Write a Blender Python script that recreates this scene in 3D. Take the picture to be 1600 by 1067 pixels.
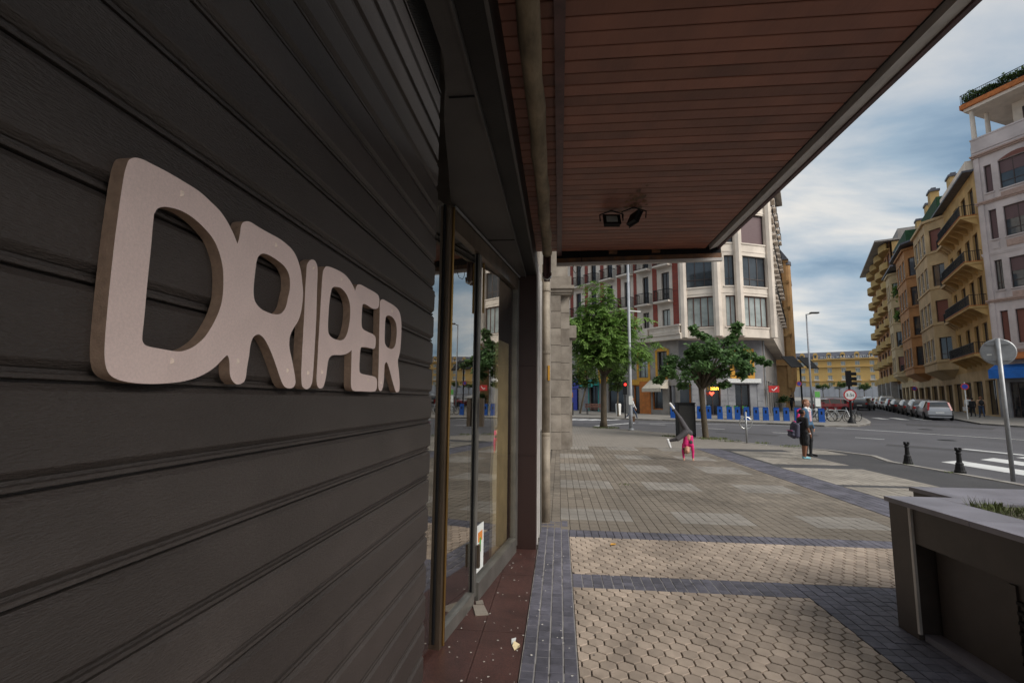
import bpy, bmesh, math, random
import numpy as np
from mathutils import Matrix, Vector, geometry
RN = random.Random(7)
sc = bpy.context.scene
for o in list(bpy.data.objects):
    bpy.data.objects.remove(o)
C = sc.collection

# ------------------------------------------------------------------ camera
cam_d = bpy.data.cameras.new('camera')
cam_d.sensor_fit = 'HORIZONTAL'; cam_d.sensor_width = 36.0; cam_d.lens = 16.875
cam_d.clip_start = 0.05; cam_d.clip_end = 3000
cam = bpy.data.objects.new('camera', cam_d); C.objects.link(cam)
cr, cu, cf = (0.99518855, 0.0974741, 0.00992742), (0.00190223, -0.12052541, 0.99270842), (-0.09795986, 0.98791317, 0.12013092)
cam.matrix_world = Matrix(((cr[0], cu[0], -cf[0], 0.0), (cr[1], cu[1], -cf[1], 0.0), (cr[2], cu[2], -cf[2], 1.65), (0, 0, 0, 1)))
sc.camera = cam

# ------------------------------------------------------------------ sky and sun
SUN_EL, SUN_AZ = math.radians(37), math.radians(124)     # azimuth clockwise from +Y
w = bpy.data.worlds.new('World'); sc.world = w; w.use_nodes = True
wt = w.node_tree; wt.nodes.clear()
def wn(t, **k):
    n = wt.nodes.new(t)
    for a, b in k.items(): setattr(n, a, b)
    return n
out = wn('ShaderNodeOutputWorld'); bg_sky = wn('ShaderNodeBackground'); bg_cl = wn('ShaderNodeBackground'); mixw = wn('ShaderNodeMixShader')
sky = wn('ShaderNodeTexSky'); sky.sky_type = 'NISHITA'; sky.sun_disc = False
sky.sun_elevation = SUN_EL; sky.sun_rotation = SUN_AZ; sky.dust_density = 2.0
bg_sky.inputs[1].default_value = 0.05
wt.links.new(sky.outputs[0], bg_sky.inputs[0])
tc = wn('ShaderNodeTexCoord'); sep = wn('ShaderNodeSeparateXYZ'); wt.links.new(tc.outputs['Generated'], sep.inputs[0])
zz = wn('ShaderNodeMath', operation='MAXIMUM'); wt.links.new(sep.outputs[2], zz.inputs[0]); zz.inputs[1].default_value = 0.0
za = wn('ShaderNodeMath', operation='ADD'); wt.links.new(zz.outputs[0], za.inputs[0]); za.inputs[1].default_value = 0.22
dx = wn('ShaderNodeMath', operation='DIVIDE'); wt.links.new(sep.outputs[0], dx.inputs[0]); wt.links.new(za.outputs[0], dx.inputs[1])
dy = wn('ShaderNodeMath', operation='DIVIDE'); wt.links.new(sep.outputs[1], dy.inputs[0]); wt.links.new(za.outputs[0], dy.inputs[1])
cmb = wn('ShaderNodeCombineXYZ'); wt.links.new(dx.outputs[0], cmb.inputs[0]); wt.links.new(dy.outputs[0], cmb.inputs[1])
mp = wn('ShaderNodeMapping'); wt.links.new(cmb.outputs[0], mp.inputs[0])
mp.inputs['Location'].default_value = (1.35, 0.62, 0.0); mp.inputs['Rotation'].default_value = (0, 0, math.radians(28)); mp.inputs['Scale'].default_value = (0.55, 1.15, 1)
n1 = wn('ShaderNodeTexNoise'); wt.links.new(mp.outputs[0], n1.inputs['Vector'])
n1.inputs['Scale'].default_value = 1.7; n1.inputs['Detail'].default_value = 9; n1.inputs['Roughness'].default_value = 0.52; n1.inputs['Distortion'].default_value = 0.35
cr1 = wn('ShaderNodeValToRGB'); wt.links.new(n1.outputs['Fac'], cr1.inputs[0])
el = cr1.color_ramp.elements
el[0].position = 0.33; el[0].color = (0.180, 0.290, 0.415, 1)
el[1].position = 0.64; el[1].color = (0.98, 0.92, 0.83, 1)
e = el.new(0.44); e.color = (0.375, 0.49, 0.595, 1)
e = el.new(0.53); e.color = (0.64, 0.68, 0.71, 1)
bg_cl.inputs[1].default_value = 0.42
wt.links.new(cr1.outputs[0], bg_cl.inputs[0])
n2 = wn('ShaderNodeTexNoise'); wt.links.new(mp.outputs[0], n2.inputs['Vector']); n2.inputs['Scale'].default_value = 0.9; n2.inputs['Detail'].default_value = 5
cr2 = wn('ShaderNodeValToRGB'); wt.links.new(n2.outputs['Fac'], cr2.inputs[0])
cr2.color_ramp.elements[0].position = 0.3; cr2.color_ramp.elements[0].color = (0.72, 0.72, 0.72, 1)
cr2.color_ramp.elements[1].position = 0.6; cr2.color_ramp.elements[1].color = (0.97, 0.97, 0.97, 1)
wt.links.new(cr2.outputs[0], mixw.inputs[0]); wt.links.new(bg_sky.outputs[0], mixw.inputs[1]); wt.links.new(bg_cl.outputs[0], mixw.inputs[2])
wt.links.new(mixw.outputs[0], out.inputs[0])
sd = bpy.data.lights.new('sun', 'SUN'); sd.energy = 1.5; sd.angle = math.radians(36); sd.color = (1.0, 0.95, 0.88)
so = bpy.data.objects.new('sun', sd); C.objects.link(so)
sv = Vector((math.sin(SUN_AZ) * math.cos(SUN_EL), math.cos(SUN_AZ) * math.cos(SUN_EL), math.sin(SUN_EL)))
so.rotation_euler = sv.to_track_quat('Z', 'Y').to_euler(); so.location = sv * 40
vs = sc.view_settings
vs.view_transform = 'Standard'; vs.look = 'None'; vs.exposure = 1.25; vs.gamma = 1.0; vs.use_curve_mapping = False
sc.cycles.max_bounces = 8; sc.cycles.diffuse_bounces = 4; sc.cycles.glossy_bounces = 4; sc.cycles.transparent_max_bounces = 12
sc.cycles.use_denoising = True

# ------------------------------------------------------------------ helpers
def G(x, y):                                   # the street climbs gently away from the plaza
    return 0.019 * (min(max(y, 18.0), 340.0) - 18.0)

class MB:
    def __init__(s): s.v = []; s.f = []; s.m = []
    def add(s, vs, fs, mi=0):
        b = len(s.v); s.v += [tuple(p) for p in vs]
        for f in fs: s.f.append(tuple(b + i for i in f)); s.m.append(mi)
        return s
    def box(s, x0, x1, y0, y1, z0, z1, mi=0, M=None):
        p = [(x0, y0, z0), (x1, y0, z0), (x1, y1, z0), (x0, y1, z0), (x0, y0, z1), (x1, y0, z1), (x1, y1, z1), (x0, y1, z1)]
        if M is not None: p = [M @ Vector(q) for q in p]
        return s.add(p, [(0, 3, 2, 1), (4, 5, 6, 7), (0, 1, 5, 4), (1, 2, 6, 5), (2, 3, 7, 6), (3, 0, 4, 7)], mi)
    def bar(s, a, b, w, h, mi=0):              # square bar between two points
        a = Vector(a); b = Vector(b); d = (b - a); L = d.length
        q = d.to_track_quat('X', 'Z').to_matrix().to_4x4(); q.translation = a
        return s.box(0, L, -w / 2, w / 2, -h / 2, h / 2, mi, q)
    def tube(s, pts, r, n=8, mi=0, closed=False, cap=True):
        pts = [Vector(p) for p in pts]; N = len(pts)
        rr = r if isinstance(r, (list, tuple)) else [r] * N
        b = len(s.v); prev = None
        for i, p in enumerate(pts):
            if closed: t = pts[(i + 1) % N] - pts[i - 1]
            else: t = pts[min(i + 1, N - 1)] - pts[max(i - 1, 0)]
            t.normalize()
            if prev is None:
                up = Vector((0, 0, 1)) if abs(t.z) < 0.9 else Vector((1, 0, 0))
                x = t.cross(up).normalized()
            else:
                x = (prev - t * prev.dot(t)).normalized()
            prev = x; y = t.cross(x)
            for k in range(n):
                a = 2 * math.pi * k / n
                s.v.append(tuple(p + (x * math.cos(a) + y * math.sin(a)) * rr[i]))
        for i in range(N if closed else N - 1):
            j = (i + 1) % N
            for k in range(n):
                l = (k + 1) % n
                s.f.append((b + i * n + k, b + i * n + l, b + j * n + l, b + j * n + k)); s.m.append(mi)
        if cap and not closed:
            s.f.append(tuple(b + k for k in reversed(range(n)))); s.m.append(mi)
            s.f.append(tuple(b + (N - 1) * n + k for k in range(n))); s.m.append(mi)
        return s
    def lathe(s, prof, n=16, M=None, mi=0, cap=True):     # profile of (r, z) about z
        b = len(s.v)
        for r, z in prof:
            for k in range(n):
                a = 2 * math.pi * k / n; p = Vector((r * math.cos(a), r * math.sin(a), z))
                s.v.append(tuple(M @ p if M is not None else p))
        for i in range(len(prof) - 1):
            for k in range(n):
                l = (k + 1) % n
                s.f.append((b + i * n + k, b + i * n + l, b + (i + 1) * n + l, b + (i + 1) * n + k)); s.m.append(mi)
        if cap:
            s.f.append(tuple(b + k for k in reversed(range(n)))); s.m.append(mi)
            e = b + (len(prof) - 1) * n
            s.f.append(tuple(e + k for k in range(n))); s.m.append(mi)
        return s
    def ball(s, c, r, n=10, m=6, mi=0, sq=(1, 1, 1)):
        pr = [(max(math.sin(math.pi * i / m), 0.02) * r, -math.cos(math.pi * i / m) * r) for i in range(m + 1)]
        return s.lathe(pr, n, Matrix.Translation(c) @ Matrix.Diagonal((*sq, 1)), mi)
    def prism(s, poly, z0, z1, mi=0, M=None):           # plan polygon, counter-clockwise
        n = len(poly)
        p = [(x, y, z0) for x, y in poly] + [(x, y, z1) for x, y in poly]
        if M is not None: p = [M @ Vector(q) for q in p]
        f = [tuple(reversed(range(n))), tuple(range(n, 2 * n))] + [(i, (i + 1) % n, n + (i + 1) % n, n + i) for i in range(n)]
        return s.add(p, f, mi)
    def mesh(s, name, mats, smooth=False):
        me = bpy.data.meshes.new(name); me.from_pydata(s.v, [], s.f)
        if not isinstance(mats, (list, tuple)): mats = [mats]
        for m in mats: me.materials.append(m)
        if len(mats) > 1: me.polygons.foreach_set('material_index', s.m)
        if smooth: me.polygons.foreach_set('use_smooth', [True] * len(s.f))
        me.update()
        return me
    def build(s, name, mats, parent=None, M=None, smooth=False):
        return ob(name, s.mesh(name, mats, smooth), parent, M)

def ob(name, me, parent=None, M=None):
    o = bpy.data.objects.new(name, me); C.objects.link(o)
    if parent is not None: o.parent = parent
    if M is not None: o.matrix_basis = M
    return o
def tag(o, label, cat, group=None):
    o['label'] = label; o['category'] = cat
    if group: o['group'] = group
    return o
def thing(name, label, cat, loc=(0, 0, 0), rz=0.0, group=None):
    o = bpy.data.objects.new(name, None); C.objects.link(o); o.empty_display_size = 0.1
    o.location = loc; o.rotation_euler = (0, 0, rz)
    return tag(o, label, cat, group)
def struct(o): o['kind'] = 'structure'; return o
def stuff(o): o['kind'] = 'stuff'; return o
def T(x, y, z): return Matrix.Translation((x, y, z))
def RZ(a): return Matrix.Rotation(a, 4, 'Z')
def RX(a): return Matrix.Rotation(a, 4, 'X')
def RY(a): return Matrix.Rotation(a, 4, 'Y')
def frame(P, d):                               # local x along d, y outward (left of d), z up
    d = Vector((d[0], d[1], 0)).normalized(); y = Vector((-d.y, d.x, 0))
    return Matrix(((d.x, y.x, 0, P[0]), (d.y, y.y, 0, P[1]), (0, 0, 1, P[2] if len(P) > 2 else 0), (0, 0, 0, 1)))
def copy_tree(o, parent=None):
    c = o.copy(); C.objects.link(c); c.parent = parent
    for ch in list(o.children): copy_tree(ch, c)
    return c
ORD = ['first', 'second', 'third', 'fourth', 'fifth', 'sixth', 'seventh', 'eighth', 'ninth', 'tenth', 'eleventh', 'twelfth', 'thirteenth', 'fourteenth', 'fifteenth']

# ------------------------------------------------------------------ materials
def mat(name, c, rough=0.6, var=0.18, scale=6.0, bump=0.0, bscale=80.0, metal=0.0, spec=0.5, c2=None, stretch=None, island=0.0, objrand=0.0, detail=6, coat=0.0, stain=None):
    m = bpy.data.materials.new(name); m.use_nodes = True; nt = m.node_tree; N = nt.nodes; L = nt.links
    b = N['Principled BSDF']; b.inputs['Roughness'].default_value = rough; b.inputs['Metallic'].default_value = metal
    b.inputs['Specular IOR Level'].default_value = spec; b.inputs['Coat Weight'].default_value = coat
    tcn = N.new('ShaderNodeTexCoord'); src = tcn.outputs['Object']
    if stretch:
        mpn = N.new('ShaderNodeMapping'); mpn.inputs['Scale'].default_value = stretch; L.new(src, mpn.inputs[0]); src = mpn.outputs[0]
    if objrand:
        oi = N.new('ShaderNodeObjectInfo'); va = N.new('ShaderNodeVectorMath'); va.operation = 'SCALE'
        L.new(oi.outputs['Random'], va.inputs['Scale']); va.inputs[0].default_value = (37.0, 19.0, 53.0)
        vb = N.new('ShaderNodeVectorMath'); vb.operation = 'ADD'; L.new(src, vb.inputs[0]); L.new(va.outputs[0], vb.inputs[1]); src = vb.outputs[0]
    nz = N.new('ShaderNodeTexNoise'); nz.inputs['Scale'].default_value = scale; nz.inputs['Detail'].default_value = detail; nz.inputs['Roughness'].default_value = 0.6
    L.new(src, nz.inputs['Vector'])
    rp = N.new('ShaderNodeValToRGB'); L.new(nz.outputs['Fac'], rp.inputs[0])
    d = c2 if c2 else tuple(max(0, x * (1 - 1.6 * var)) for x in c)
    l = c if c2 else tuple(min(1, x * (1 + 1.2 * var)) for x in c)
    rp.color_ramp.elements[0].position = 0.32; rp.color_ramp.elements[0].color = (*d, 1)
    rp.color_ramp.elements[1].position = 0.68; rp.color_ramp.elements[1].color = (*l, 1)
    col = rp.outputs[0]
    if island or objrand:
        hs = N.new('ShaderNodeHueSaturation'); L.new(col, hs.inputs['Color'])
        mr = N.new('ShaderNodeMapRange'); k = island or objrand
        mr.inputs['To Min'].default_value = 1 - k; mr.inputs['To Max'].default_value = 1 + k
        if island:
            ge = N.new('ShaderNodeNewGeometry'); L.new(ge.outputs['Random Per Island'], mr.inputs['Value'])
        else: L.new(oi.outputs['Random'], mr.inputs['Value'])
        L.new(mr.outputs[0], hs.inputs['Value']); col = hs.outputs[0]
    if stain:
        ge2 = N.new('ShaderNodeNewGeometry'); ns_ = N.new('ShaderNodeTexNoise'); ns_.inputs['Scale'].default_value = stain[0]; ns_.inputs['Detail'].default_value = 8; ns_.inputs['Roughness'].default_value = 0.62; ns_.inputs['Distortion'].default_value = 0.6
        L.new(ge2.outputs['Position'], ns_.inputs['Vector']); rs = N.new('ShaderNodeMapRange'); L.new(ns_.outputs['Fac'], rs.inputs['Value']); rs.inputs['From Min'].default_value = 0.36; rs.inputs['From Max'].default_value = 0.62; rs.inputs['To Min'].default_value = stain[1]; rs.inputs['To Max'].default_value = stain[2]
        h2 = N.new('ShaderNodeHueSaturation'); L.new(col, h2.inputs['Color']); L.new(rs.outputs[0], h2.inputs['Value']); col = h2.outputs[0]
    L.new(col, b.inputs['Base Color'])
    if bump:
        nb = N.new('ShaderNodeTexNoise'); nb.inputs['Scale'].default_value = bscale; nb.inputs['Detail'].default_value = 4; L.new(src, nb.inputs['Vector'])
        bp = N.new('ShaderNodeBump'); bp.inputs['Strength'].default_value = bump; bp.inputs['Distance'].default_value = 0.01
        L.new(nb.outputs['Fac'], bp.inputs['Height']); L.new(bp.outputs[0], b.inputs['Normal'])
    return m
def glassy(name, c, rough=0.04, spec=0.7):
    return mat(name, c, rough, var=0.25, scale=0.7, spec=spec)
def emit(name, c, s):
    m = bpy.data.materials.new(name); m.use_nodes = True; b = m.node_tree.nodes['Principled BSDF']
    b.inputs['Base Color'].default_value = (*c, 1); b.inputs['Emission Color'].default_value = (*c, 1); b.inputs['Emission Strength'].default_value = s
    return m

M = {}
M['shutter'] = mat('shutter_paint', (0.058, 0.048, 0.0435), 0.36, var=0.16, scale=1.5, bump=0.42, bscale=230, stretch=(1, 0.32, 1.4), spec=0.5, objrand=0.08, stain=(1.8, 0.86, 1.08))
M['mdf'] = mat('mdf_board', (0.77, 0.605, 0.56), 0.75, var=0.05, scale=180, bump=0.12, bscale=400, stain=(5.0, 0.93, 1.02))
M['mdf_edge'] = mat('shaded_raw_board_edge', (0.29, 0.195, 0.14), 0.85, var=0.12, scale=60, bump=0.2, bscale=300)  # raw brown edge, tone also darkened to stand in for shade on letter sides
M['mdf_plug'] = mat('mdf_filler', (0.85, 0.70, 0.60), 0.6, var=0.12, scale=150)
M['dark_metal'] = mat('dark_metal', (0.020, 0.019, 0.0185), 0.5, var=0.2, scale=3, bump=0.1, bscale=90, spec=0.3)
M['ceiling_metal'] = mat('ceiling_metal', (0.075, 0.07, 0.067), 0.5, var=0.15, scale=2, bump=0.1, bscale=120)
M['brass'] = mat('gold_anodised', (0.34, 0.21, 0.075), 0.34, var=0.15, scale=4, metal=1.0, stretch=(1, 1, 0.1))
M['bronze'] = mat('bronze_anodised', (0.20, 0.155, 0.115), 0.38, var=0.2, scale=6, metal=0.8, stretch=(1, 1, 0.2))
M['alu'] = mat('aluminium_frame', (0.24, 0.23, 0.21), 0.4, var=0.15, scale=5, metal=0.7)
M['granite_red'] = mat('red_granite', (0.050, 0.024, 0.020), 0.36, c2=(0.014, 0.008, 0.007), scale=260, detail=3, bump=0.05)
M['granite_floor'] = mat('red_granite_floor', (0.095, 0.040, 0.033), 0.5, c2=(0.030, 0.014, 0.012), scale=190, detail=4, bump=0.08, stain=(3.0, 0.7, 1.2))
M['slat'] = mat('soffit_slat_paint', (0.300, 0.122, 0.080), 0.5, c2=(0.175, 0.078, 0.058), scale=2.2, stretch=(1, 0.3, 1), bump=0.15, bscale=60, objrand=0.17)
M['plum'] = mat('plum_painted_steel', (0.095, 0.045, 0.045), 0.45, var=0.25, scale=9, bump=0.1)
M['grey_lip'] = mat('grey_painted_lip', (0.50, 0.475, 0.45), 0.55, var=0.12, scale=5, bump=0.1)
M['rust'] = mat('rusted_trim', (0.20, 0.09, 0.035), 0.7, c2=(0.075, 0.050, 0.035), scale=12, bump=0.3)
M['fabric_roll'] = mat('beige_awning_fabric', (0.215, 0.172, 0.115), 0.9, var=0.3, scale=9, bump=0.6, bscale=30, stretch=(1, 0.4, 1))
M['grille'] = mat('mesh_grille', (0.75, 0.52, 0.36), 0.6, var=0.2, scale=60)
M['pipe'] = mat('dirty_drainpipe', (0.36, 0.305, 0.235), 0.6, c2=(0.20, 0.165, 0.125), scale=4, bump=0.12, stain=(2.5,.7,1.1))
M['stone'] = mat('weathered_stone', (0.31, 0.275, 0.235), 0.85, c2=(0.165, 0.14, 0.115), scale=2.2, bump=0.4, bscale=25, objrand=0.12)
M['board_tan'] = mat('tan_board', (0.74, 0.62, 0.38), 0.8, var=0.15, scale=3)
M['interior'] = mat('dim_shop_interior', (0.10, 0.075, 0.055), 0.8, var=0.3, scale=1.5)
M['white'] = mat('white_paint', (0.74, 0.74, 0.72), 0.6, var=0.08, scale=8)
M['paper'] = mat('paper', (0.70, 0.72, 0.70), 0.6, var=0.05)
M['orange'] = mat('orange_paint', (0.72, 0.24, 0.04), 0.5, var=0.1)
M['green'] = mat('green_print', (0.09, 0.35, 0.06), 0.5, var=0.1)
M['hex'] = mat('sand_concrete_hexagon', (0.43, 0.347, 0.280), 0.8, c2=(0.31, 0.25, 0.20), scale=5, bump=0.35, bscale=260, objrand=0.16, stain=(1.3, 0.74, 1.08))
M['hexi'] = mat('sand_concrete_hexagons', (0.43, 0.347, 0.280), 0.8, c2=(0.31, 0.25, 0.20), scale=1.2, bump=0.35, bscale=260, island=0.15, stain=(1.3, 0.74, 1.08))
M['pav'] = mat('slate_blue_paver', (0.130, 0.126, 0.158), 0.68, c2=(0.080, 0.078, 0.10), scale=14, bump=0.35, bscale=240, objrand=0.2, stain=(1.6, 0.72, 1.12))
M['pavi'] = mat('slate_blue_pavers', (0.130, 0.126, 0.158), 0.68, c2=(0.080, 0.078, 0.10), scale=2, bump=0.35, bscale=240, island=0.18, stain=(1.6, 0.72, 1.12))
M['grav'] = mat('grey_plaza_pavers', (0.200, 0.172, 0.140), 0.85, c2=(0.140, 0.118, 0.095), scale=0.7, bump=0.3, bscale=90, island=0.17, stain=(0.55, 0.76, 1.12))
M['ligv'] = mat('pale_plaza_pavers', (0.26, 0.24, 0.215), 0.85, c2=(0.20, 0.183, 0.163), scale=0.9, bump=0.3, bscale=90, island=0.12, stain=(0.55, 0.76, 1.12))
M['tile_light'] = mat('pale_square_tiles', (0.32, 0.29, 0.25), 0.8, c2=(0.24, 0.215, 0.185), scale=0.8, bump=0.3, bscale=90, island=0.14, stain=(0.55, 0.76, 1.12))
M['joint_pale'] = mat('pale_sandy_joints', (0.30, 0.285, 0.275), 0.95, c2=(0.20, 0.19, 0.185), scale=9, bump=0.4, bscale=300)
M['joint'] = mat('sandy_joints', (0.12, 0.105, 0.09), 0.95, c2=(0.065, 0.056, 0.048), scale=9, bump=0.4, bscale=300)
M['dirt'] = mat('droppings_and_dust', (0.55, 0.53, 0.49), 0.9, var=0.2, scale=60)
M['asphalt'] = mat('asphalt', (0.098, 0.095, 0.104), 0.85, c2=(0.074, 0.072, 0.079), scale=0.35, bump=0.5, bscale=120, stain=(0.22, 0.82, 1.08))
M['asphalt2'] = mat('dark_sidewalk_asphalt', (0.062, 0.06, 0.064), 0.85, c2=(0.045, 0.044, 0.047), scale=0.8, bump=0.5, bscale=120, stain=(0.22, 0.82, 1.08))
M['concrete'] = mat('pavement_concrete', (0.26, 0.24, 0.215), 0.85, c2=(0.19, 0.175, 0.155), scale=0.6, bump=0.3, bscale=40)
M['kerb'] = mat('kerb_stone', (0.36, 0.34, 0.31), 0.8, c2=(0.24, 0.22, 0.20), scale=2, bump=0.3, bscale=40)
M['mark'] = mat('white_road_paint', (0.70, 0.70, 0.69), 0.7, c2=(0.54, 0.54, 0.53), scale=3, bump=0.2)
M['planter'] = mat('dark_planter_cladding', (0.062, 0.050, 0.044), 0.5, var=0.15, scale=2, bump=0.15, bscale=200, stain=(2.5, 0.85, 1.15))
M['slate'] = mat('slate_coping', (0.23, 0.222, 0.26), 0.42, c2=(0.175, 0.168, 0.195), scale=3, bump=0.15, bscale=150, stain=(3.0, 0.86, 1.06))
M['soil'] = mat('soil', (0.07, 0.06, 0.035), 0.95, var=0.4, scale=20, bump=0.8, bscale=30)
M['grass'] = mat('grass_blades', (0.10, 0.125, 0.030), 0.7, c2=(0.055, 0.065, 0.018), scale=3, island=0.4)
M['black'] = mat('black_paint', (0.007, 0.007, 0.008), 0.55, var=0.2, scale=8, spec=0.2)
M['iron'] = mat('cast_iron_black', (0.009, 0.009, 0.010), 0.55, var=0.2, scale=12, bump=0.15, spec=0.25)
M['steel'] = mat('galvanised_steel', (0.36, 0.37, 0.385), 0.45, c2=(0.25, 0.255, 0.26), scale=5, metal=0.4)
M['steel_pole'] = mat('grey_lamp_pole', (0.30, 0.315, 0.345), 0.5, var=0.12, scale=4)
M['stainless'] = mat('stainless', (0.55, 0.55, 0.54), 0.25, var=0.1, metal=1.0)
M['bark'] = mat('bark', (0.105, 0.078, 0.052), 0.95, c2=(0.05, 0.042, 0.028), scale=7, bump=0.8, bscale=22, stretch=(1, 1, 0.3))
def leafmat(name, c, c2):
    m = mat(name, c, 0.55, c2=c2, scale=1.1, island=0.5, spec=0.35)
    nt = m.node_tree; b = nt.nodes['Principled BSDF']; tl = nt.nodes.new('ShaderNodeBsdfTranslucent'); mx = nt.nodes.new('ShaderNodeMixShader'); mx.inputs[0].default_value = 0.38
    src = b.inputs['Base Color'].links[0].from_socket; nt.links.new(src, tl.inputs[0])
    nt.links.new(b.outputs[0], mx.inputs[1]); nt.links.new(tl.outputs[0], mx.inputs[2]); nt.links.new(mx.outputs[0], nt.nodes['Material Output'].inputs[0])
    return m
M['leaf1'] = leafmat('leaf_bright', (0.215, 0.345, 0.080), (0.095, 0.185, 0.040))
M['leaf2'] = leafmat('leaf_deep', (0.135, 0.235, 0.078), (0.058, 0.118, 0.042))
M['leaf3'] = leafmat('leaf_olive', (0.105, 0.165, 0.040), (0.050, 0.085, 0.024))
M['blue_dock'] = mat('blue_dock_shell', (0.003, 0.065, 0.31), 0.4, var=0.08, scale=4)
M['green_dark'] = mat('dark_green_side', (0.02, 0.10, 0.07), 0.5)
M['glass_f'] = glassy('window_pane', (0.045, 0.055, 0.065))
M['glass_c'] = glassy('curtained_pane', (0.33, 0.37, 0.36), 0.12)
M['glass_d'] = glassy('dark_pane', (0.018, 0.019, 0.022), 0.06)
M['wood_win'] = mat('brown_window_wood', (0.105, 0.042, 0.028), 0.5, var=0.2, scale=5)
M['dark_win'] = mat('dark_brown_window', (0.042, 0.026, 0.024), 0.5, var=0.2, scale=5)
M['white_win'] = mat('white_window_frame', (0.62, 0.60, 0.56), 0.5, var=0.08)
M['blind_p'] = mat('plum_roller_blind', (0.115, 0.065, 0.070), 0.6, var=0.12, scale=14, stretch=(0.2, 0.2, 3))
M['blind_r'] = mat('red_brown_blind', (0.17, 0.058, 0.042), 0.6, var=0.12, scale=14, stretch=(0.2, 0.2, 3))
M['cream'] = mat('cream_render', (0.76, 0.675, 0.585), 0.85, c2=(0.63, 0.555, 0.48), scale=0.6, bump=0.1, stain=(0.45, 0.82, 1.06))
M['greystone'] = mat('grey_stone_cladding', (0.30, 0.30, 0.315), 0.75, c2=(0.20, 0.20, 0.215), scale=1.2, bump=0.2, stain=(0.45, 0.82, 1.06))
M['pebble'] = mat('grey_beige_render', (0.36, 0.33, 0.305), 0.9, c2=(0.27, 0.25, 0.23), scale=2, bump=0.2, stain=(0.45, 0.82, 1.06))
M['tealp'] = mat('teal_paint', (0.03, 0.32, 0.29), 0.5)
M['yellow'] = mat('ochre_yellow_paint', (0.60, 0.30, 0.03), 0.6, var=0.12)
M['canvas'] = mat('cream_canvas', (0.55, 0.49, 0.40), 0.85, var=0.1, scale=4)
M['orange_wood'] = mat('orange_shopfront', (0.50, 0.155, 0.02), 0.5, var=0.15, scale=3)
M['sandst'] = mat('orange_sandstone', (0.52, 0.315, 0.135), 0.85, c2=(0.34, 0.19, 0.08), scale=0.8, bump=0.5, bscale=4)
M['slate_roof'] = mat('slate_roof', (0.085, 0.09, 0.115), 0.6, var=0.2, scale=3)
M['pinkwhite'] = mat('pinkish_white_render', (0.60, 0.53, 0.525), 0.85, c2=(0.50, 0.435, 0.43), scale=0.5, bump=0.1, stain=(0.45, 0.82, 1.06))
M['pinktrim'] = mat('salmon_trim', (0.40, 0.285, 0.245), 0.8, var=0.12)
M['ochre'] = mat('ochre_render', (0.56, 0.375, 0.155), 0.85, c2=(0.42, 0.27, 0.105), scale=0.5, bump=0.15, stain=(0.45, 0.82, 1.06))
M['sandbay'] = mat('sand_stone_bay', (0.56, 0.415, 0.235), 0.85, c2=(0.43, 0.31, 0.17), scale=0.6, bump=0.15, stain=(0.45, 0.82, 1.06))
M['brickor'] = mat('orange_brick', (0.47, 0.235, 0.090), 0.85, c2=(0.35, 0.165, 0.06), scale=0.9, bump=0.2, stain=(0.45, 0.82, 1.06))
M['yellowbal'] = mat('mustard_parapet', (0.46, 0.30, 0.10), 0.8, c2=(0.36, 0.225, 0.07), scale=0.7)
M['terracotta'] = mat('terracotta_edge', (0.46, 0.145, 0.035), 0.75, var=0.2, scale=3)
M['greennet'] = mat('green_netting', (0.012, 0.055, 0.022), 0.9, var=0.3, scale=3)
M['bluecanvas'] = mat('blue_canvas', (0.015, 0.15, 0.56), 0.7, var=0.1, scale=2)
M['hotel'] = mat('hotel_yellow', (0.62, 0.405, 0.145), 0.85, c2=(0.53, 0.34, 0.115), scale=0.08)
M['hoard'] = mat('grey_hoarding', (0.36, 0.37, 0.40), 0.8, var=0.1, scale=0.2)
M['red'] = mat('red_paint', (0.50, 0.022, 0.020), 0.4, var=0.08)
M['signblue'] = mat('sign_blue', (0.03, 0.05, 0.36), 0.4, var=0.05)
M['tyre'] = mat('tyre_rubber', (0.018, 0.018, 0.018), 0.85)
M['rim'] = mat('alloy_rim', (0.45, 0.45, 0.46), 0.35, metal=0.8)
M['tail'] = mat('tail_lamp_red', (0.40, 0.015, 0.012), 0.2, var=0.1)
M['lamp'] = mat('lamp_clear', (0.62, 0.62, 0.60), 0.15, var=0.1)
M['neon_y'] = emit('neon_yellow', (1.0, 0.52, 0.05), 1.6)
M['neon_r'] = emit('neon_red', (1.0, 0.08, 0.04), 1.2)
M['lit_amber'] = emit('warm_lit_lamp', (1.0, 0.55, 0.2), 1.2)
M['redlight'] = emit('red_signal', (1.0, 0.03, 0.02), 1.0)
def brickmat(name, c1, c2, mc, sx, sy, m=0.012):
    mm = mat(name, c1, 0.7, var=0.1); nt = mm.node_tree; b = nt.nodes['Principled BSDF']
    t = nt.nodes.new('ShaderNodeTexCoord'); mpn = nt.nodes.new('ShaderNodeMapping'); mpn.inputs['Rotation'].default_value = (math.radians(90), 0, 0) if name.startswith('red') else (0, 0, 0)
    bt = nt.nodes.new('ShaderNodeTexBrick'); nt.links.new(t.outputs['Object'], mpn.inputs[0]); nt.links.new(mpn.outputs[0], bt.inputs['Vector'])
    bt.inputs['Color1'].default_value = (*c1, 1); bt.inputs['Color2'].default_value = (*c2, 1); bt.inputs['Mortar'].default_value = (*mc, 1)
    bt.inputs['Scale'].default_value = 1.0; bt.inputs['Brick Width'].default_value = sx; bt.inputs['Row Height'].default_value = sy; bt.inputs['Mortar Size'].default_value = m
    nt.links.new(bt.outputs['Color'], b.inputs['Base Color'])
    return mm
M['redbrick'] = brickmat('red_glazed_brick', (0.34, 0.055, 0.032), (0.25, 0.04, 0.026), (0.17, 0.06, 0.045), 0.5, 0.16, 0.02)
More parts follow.
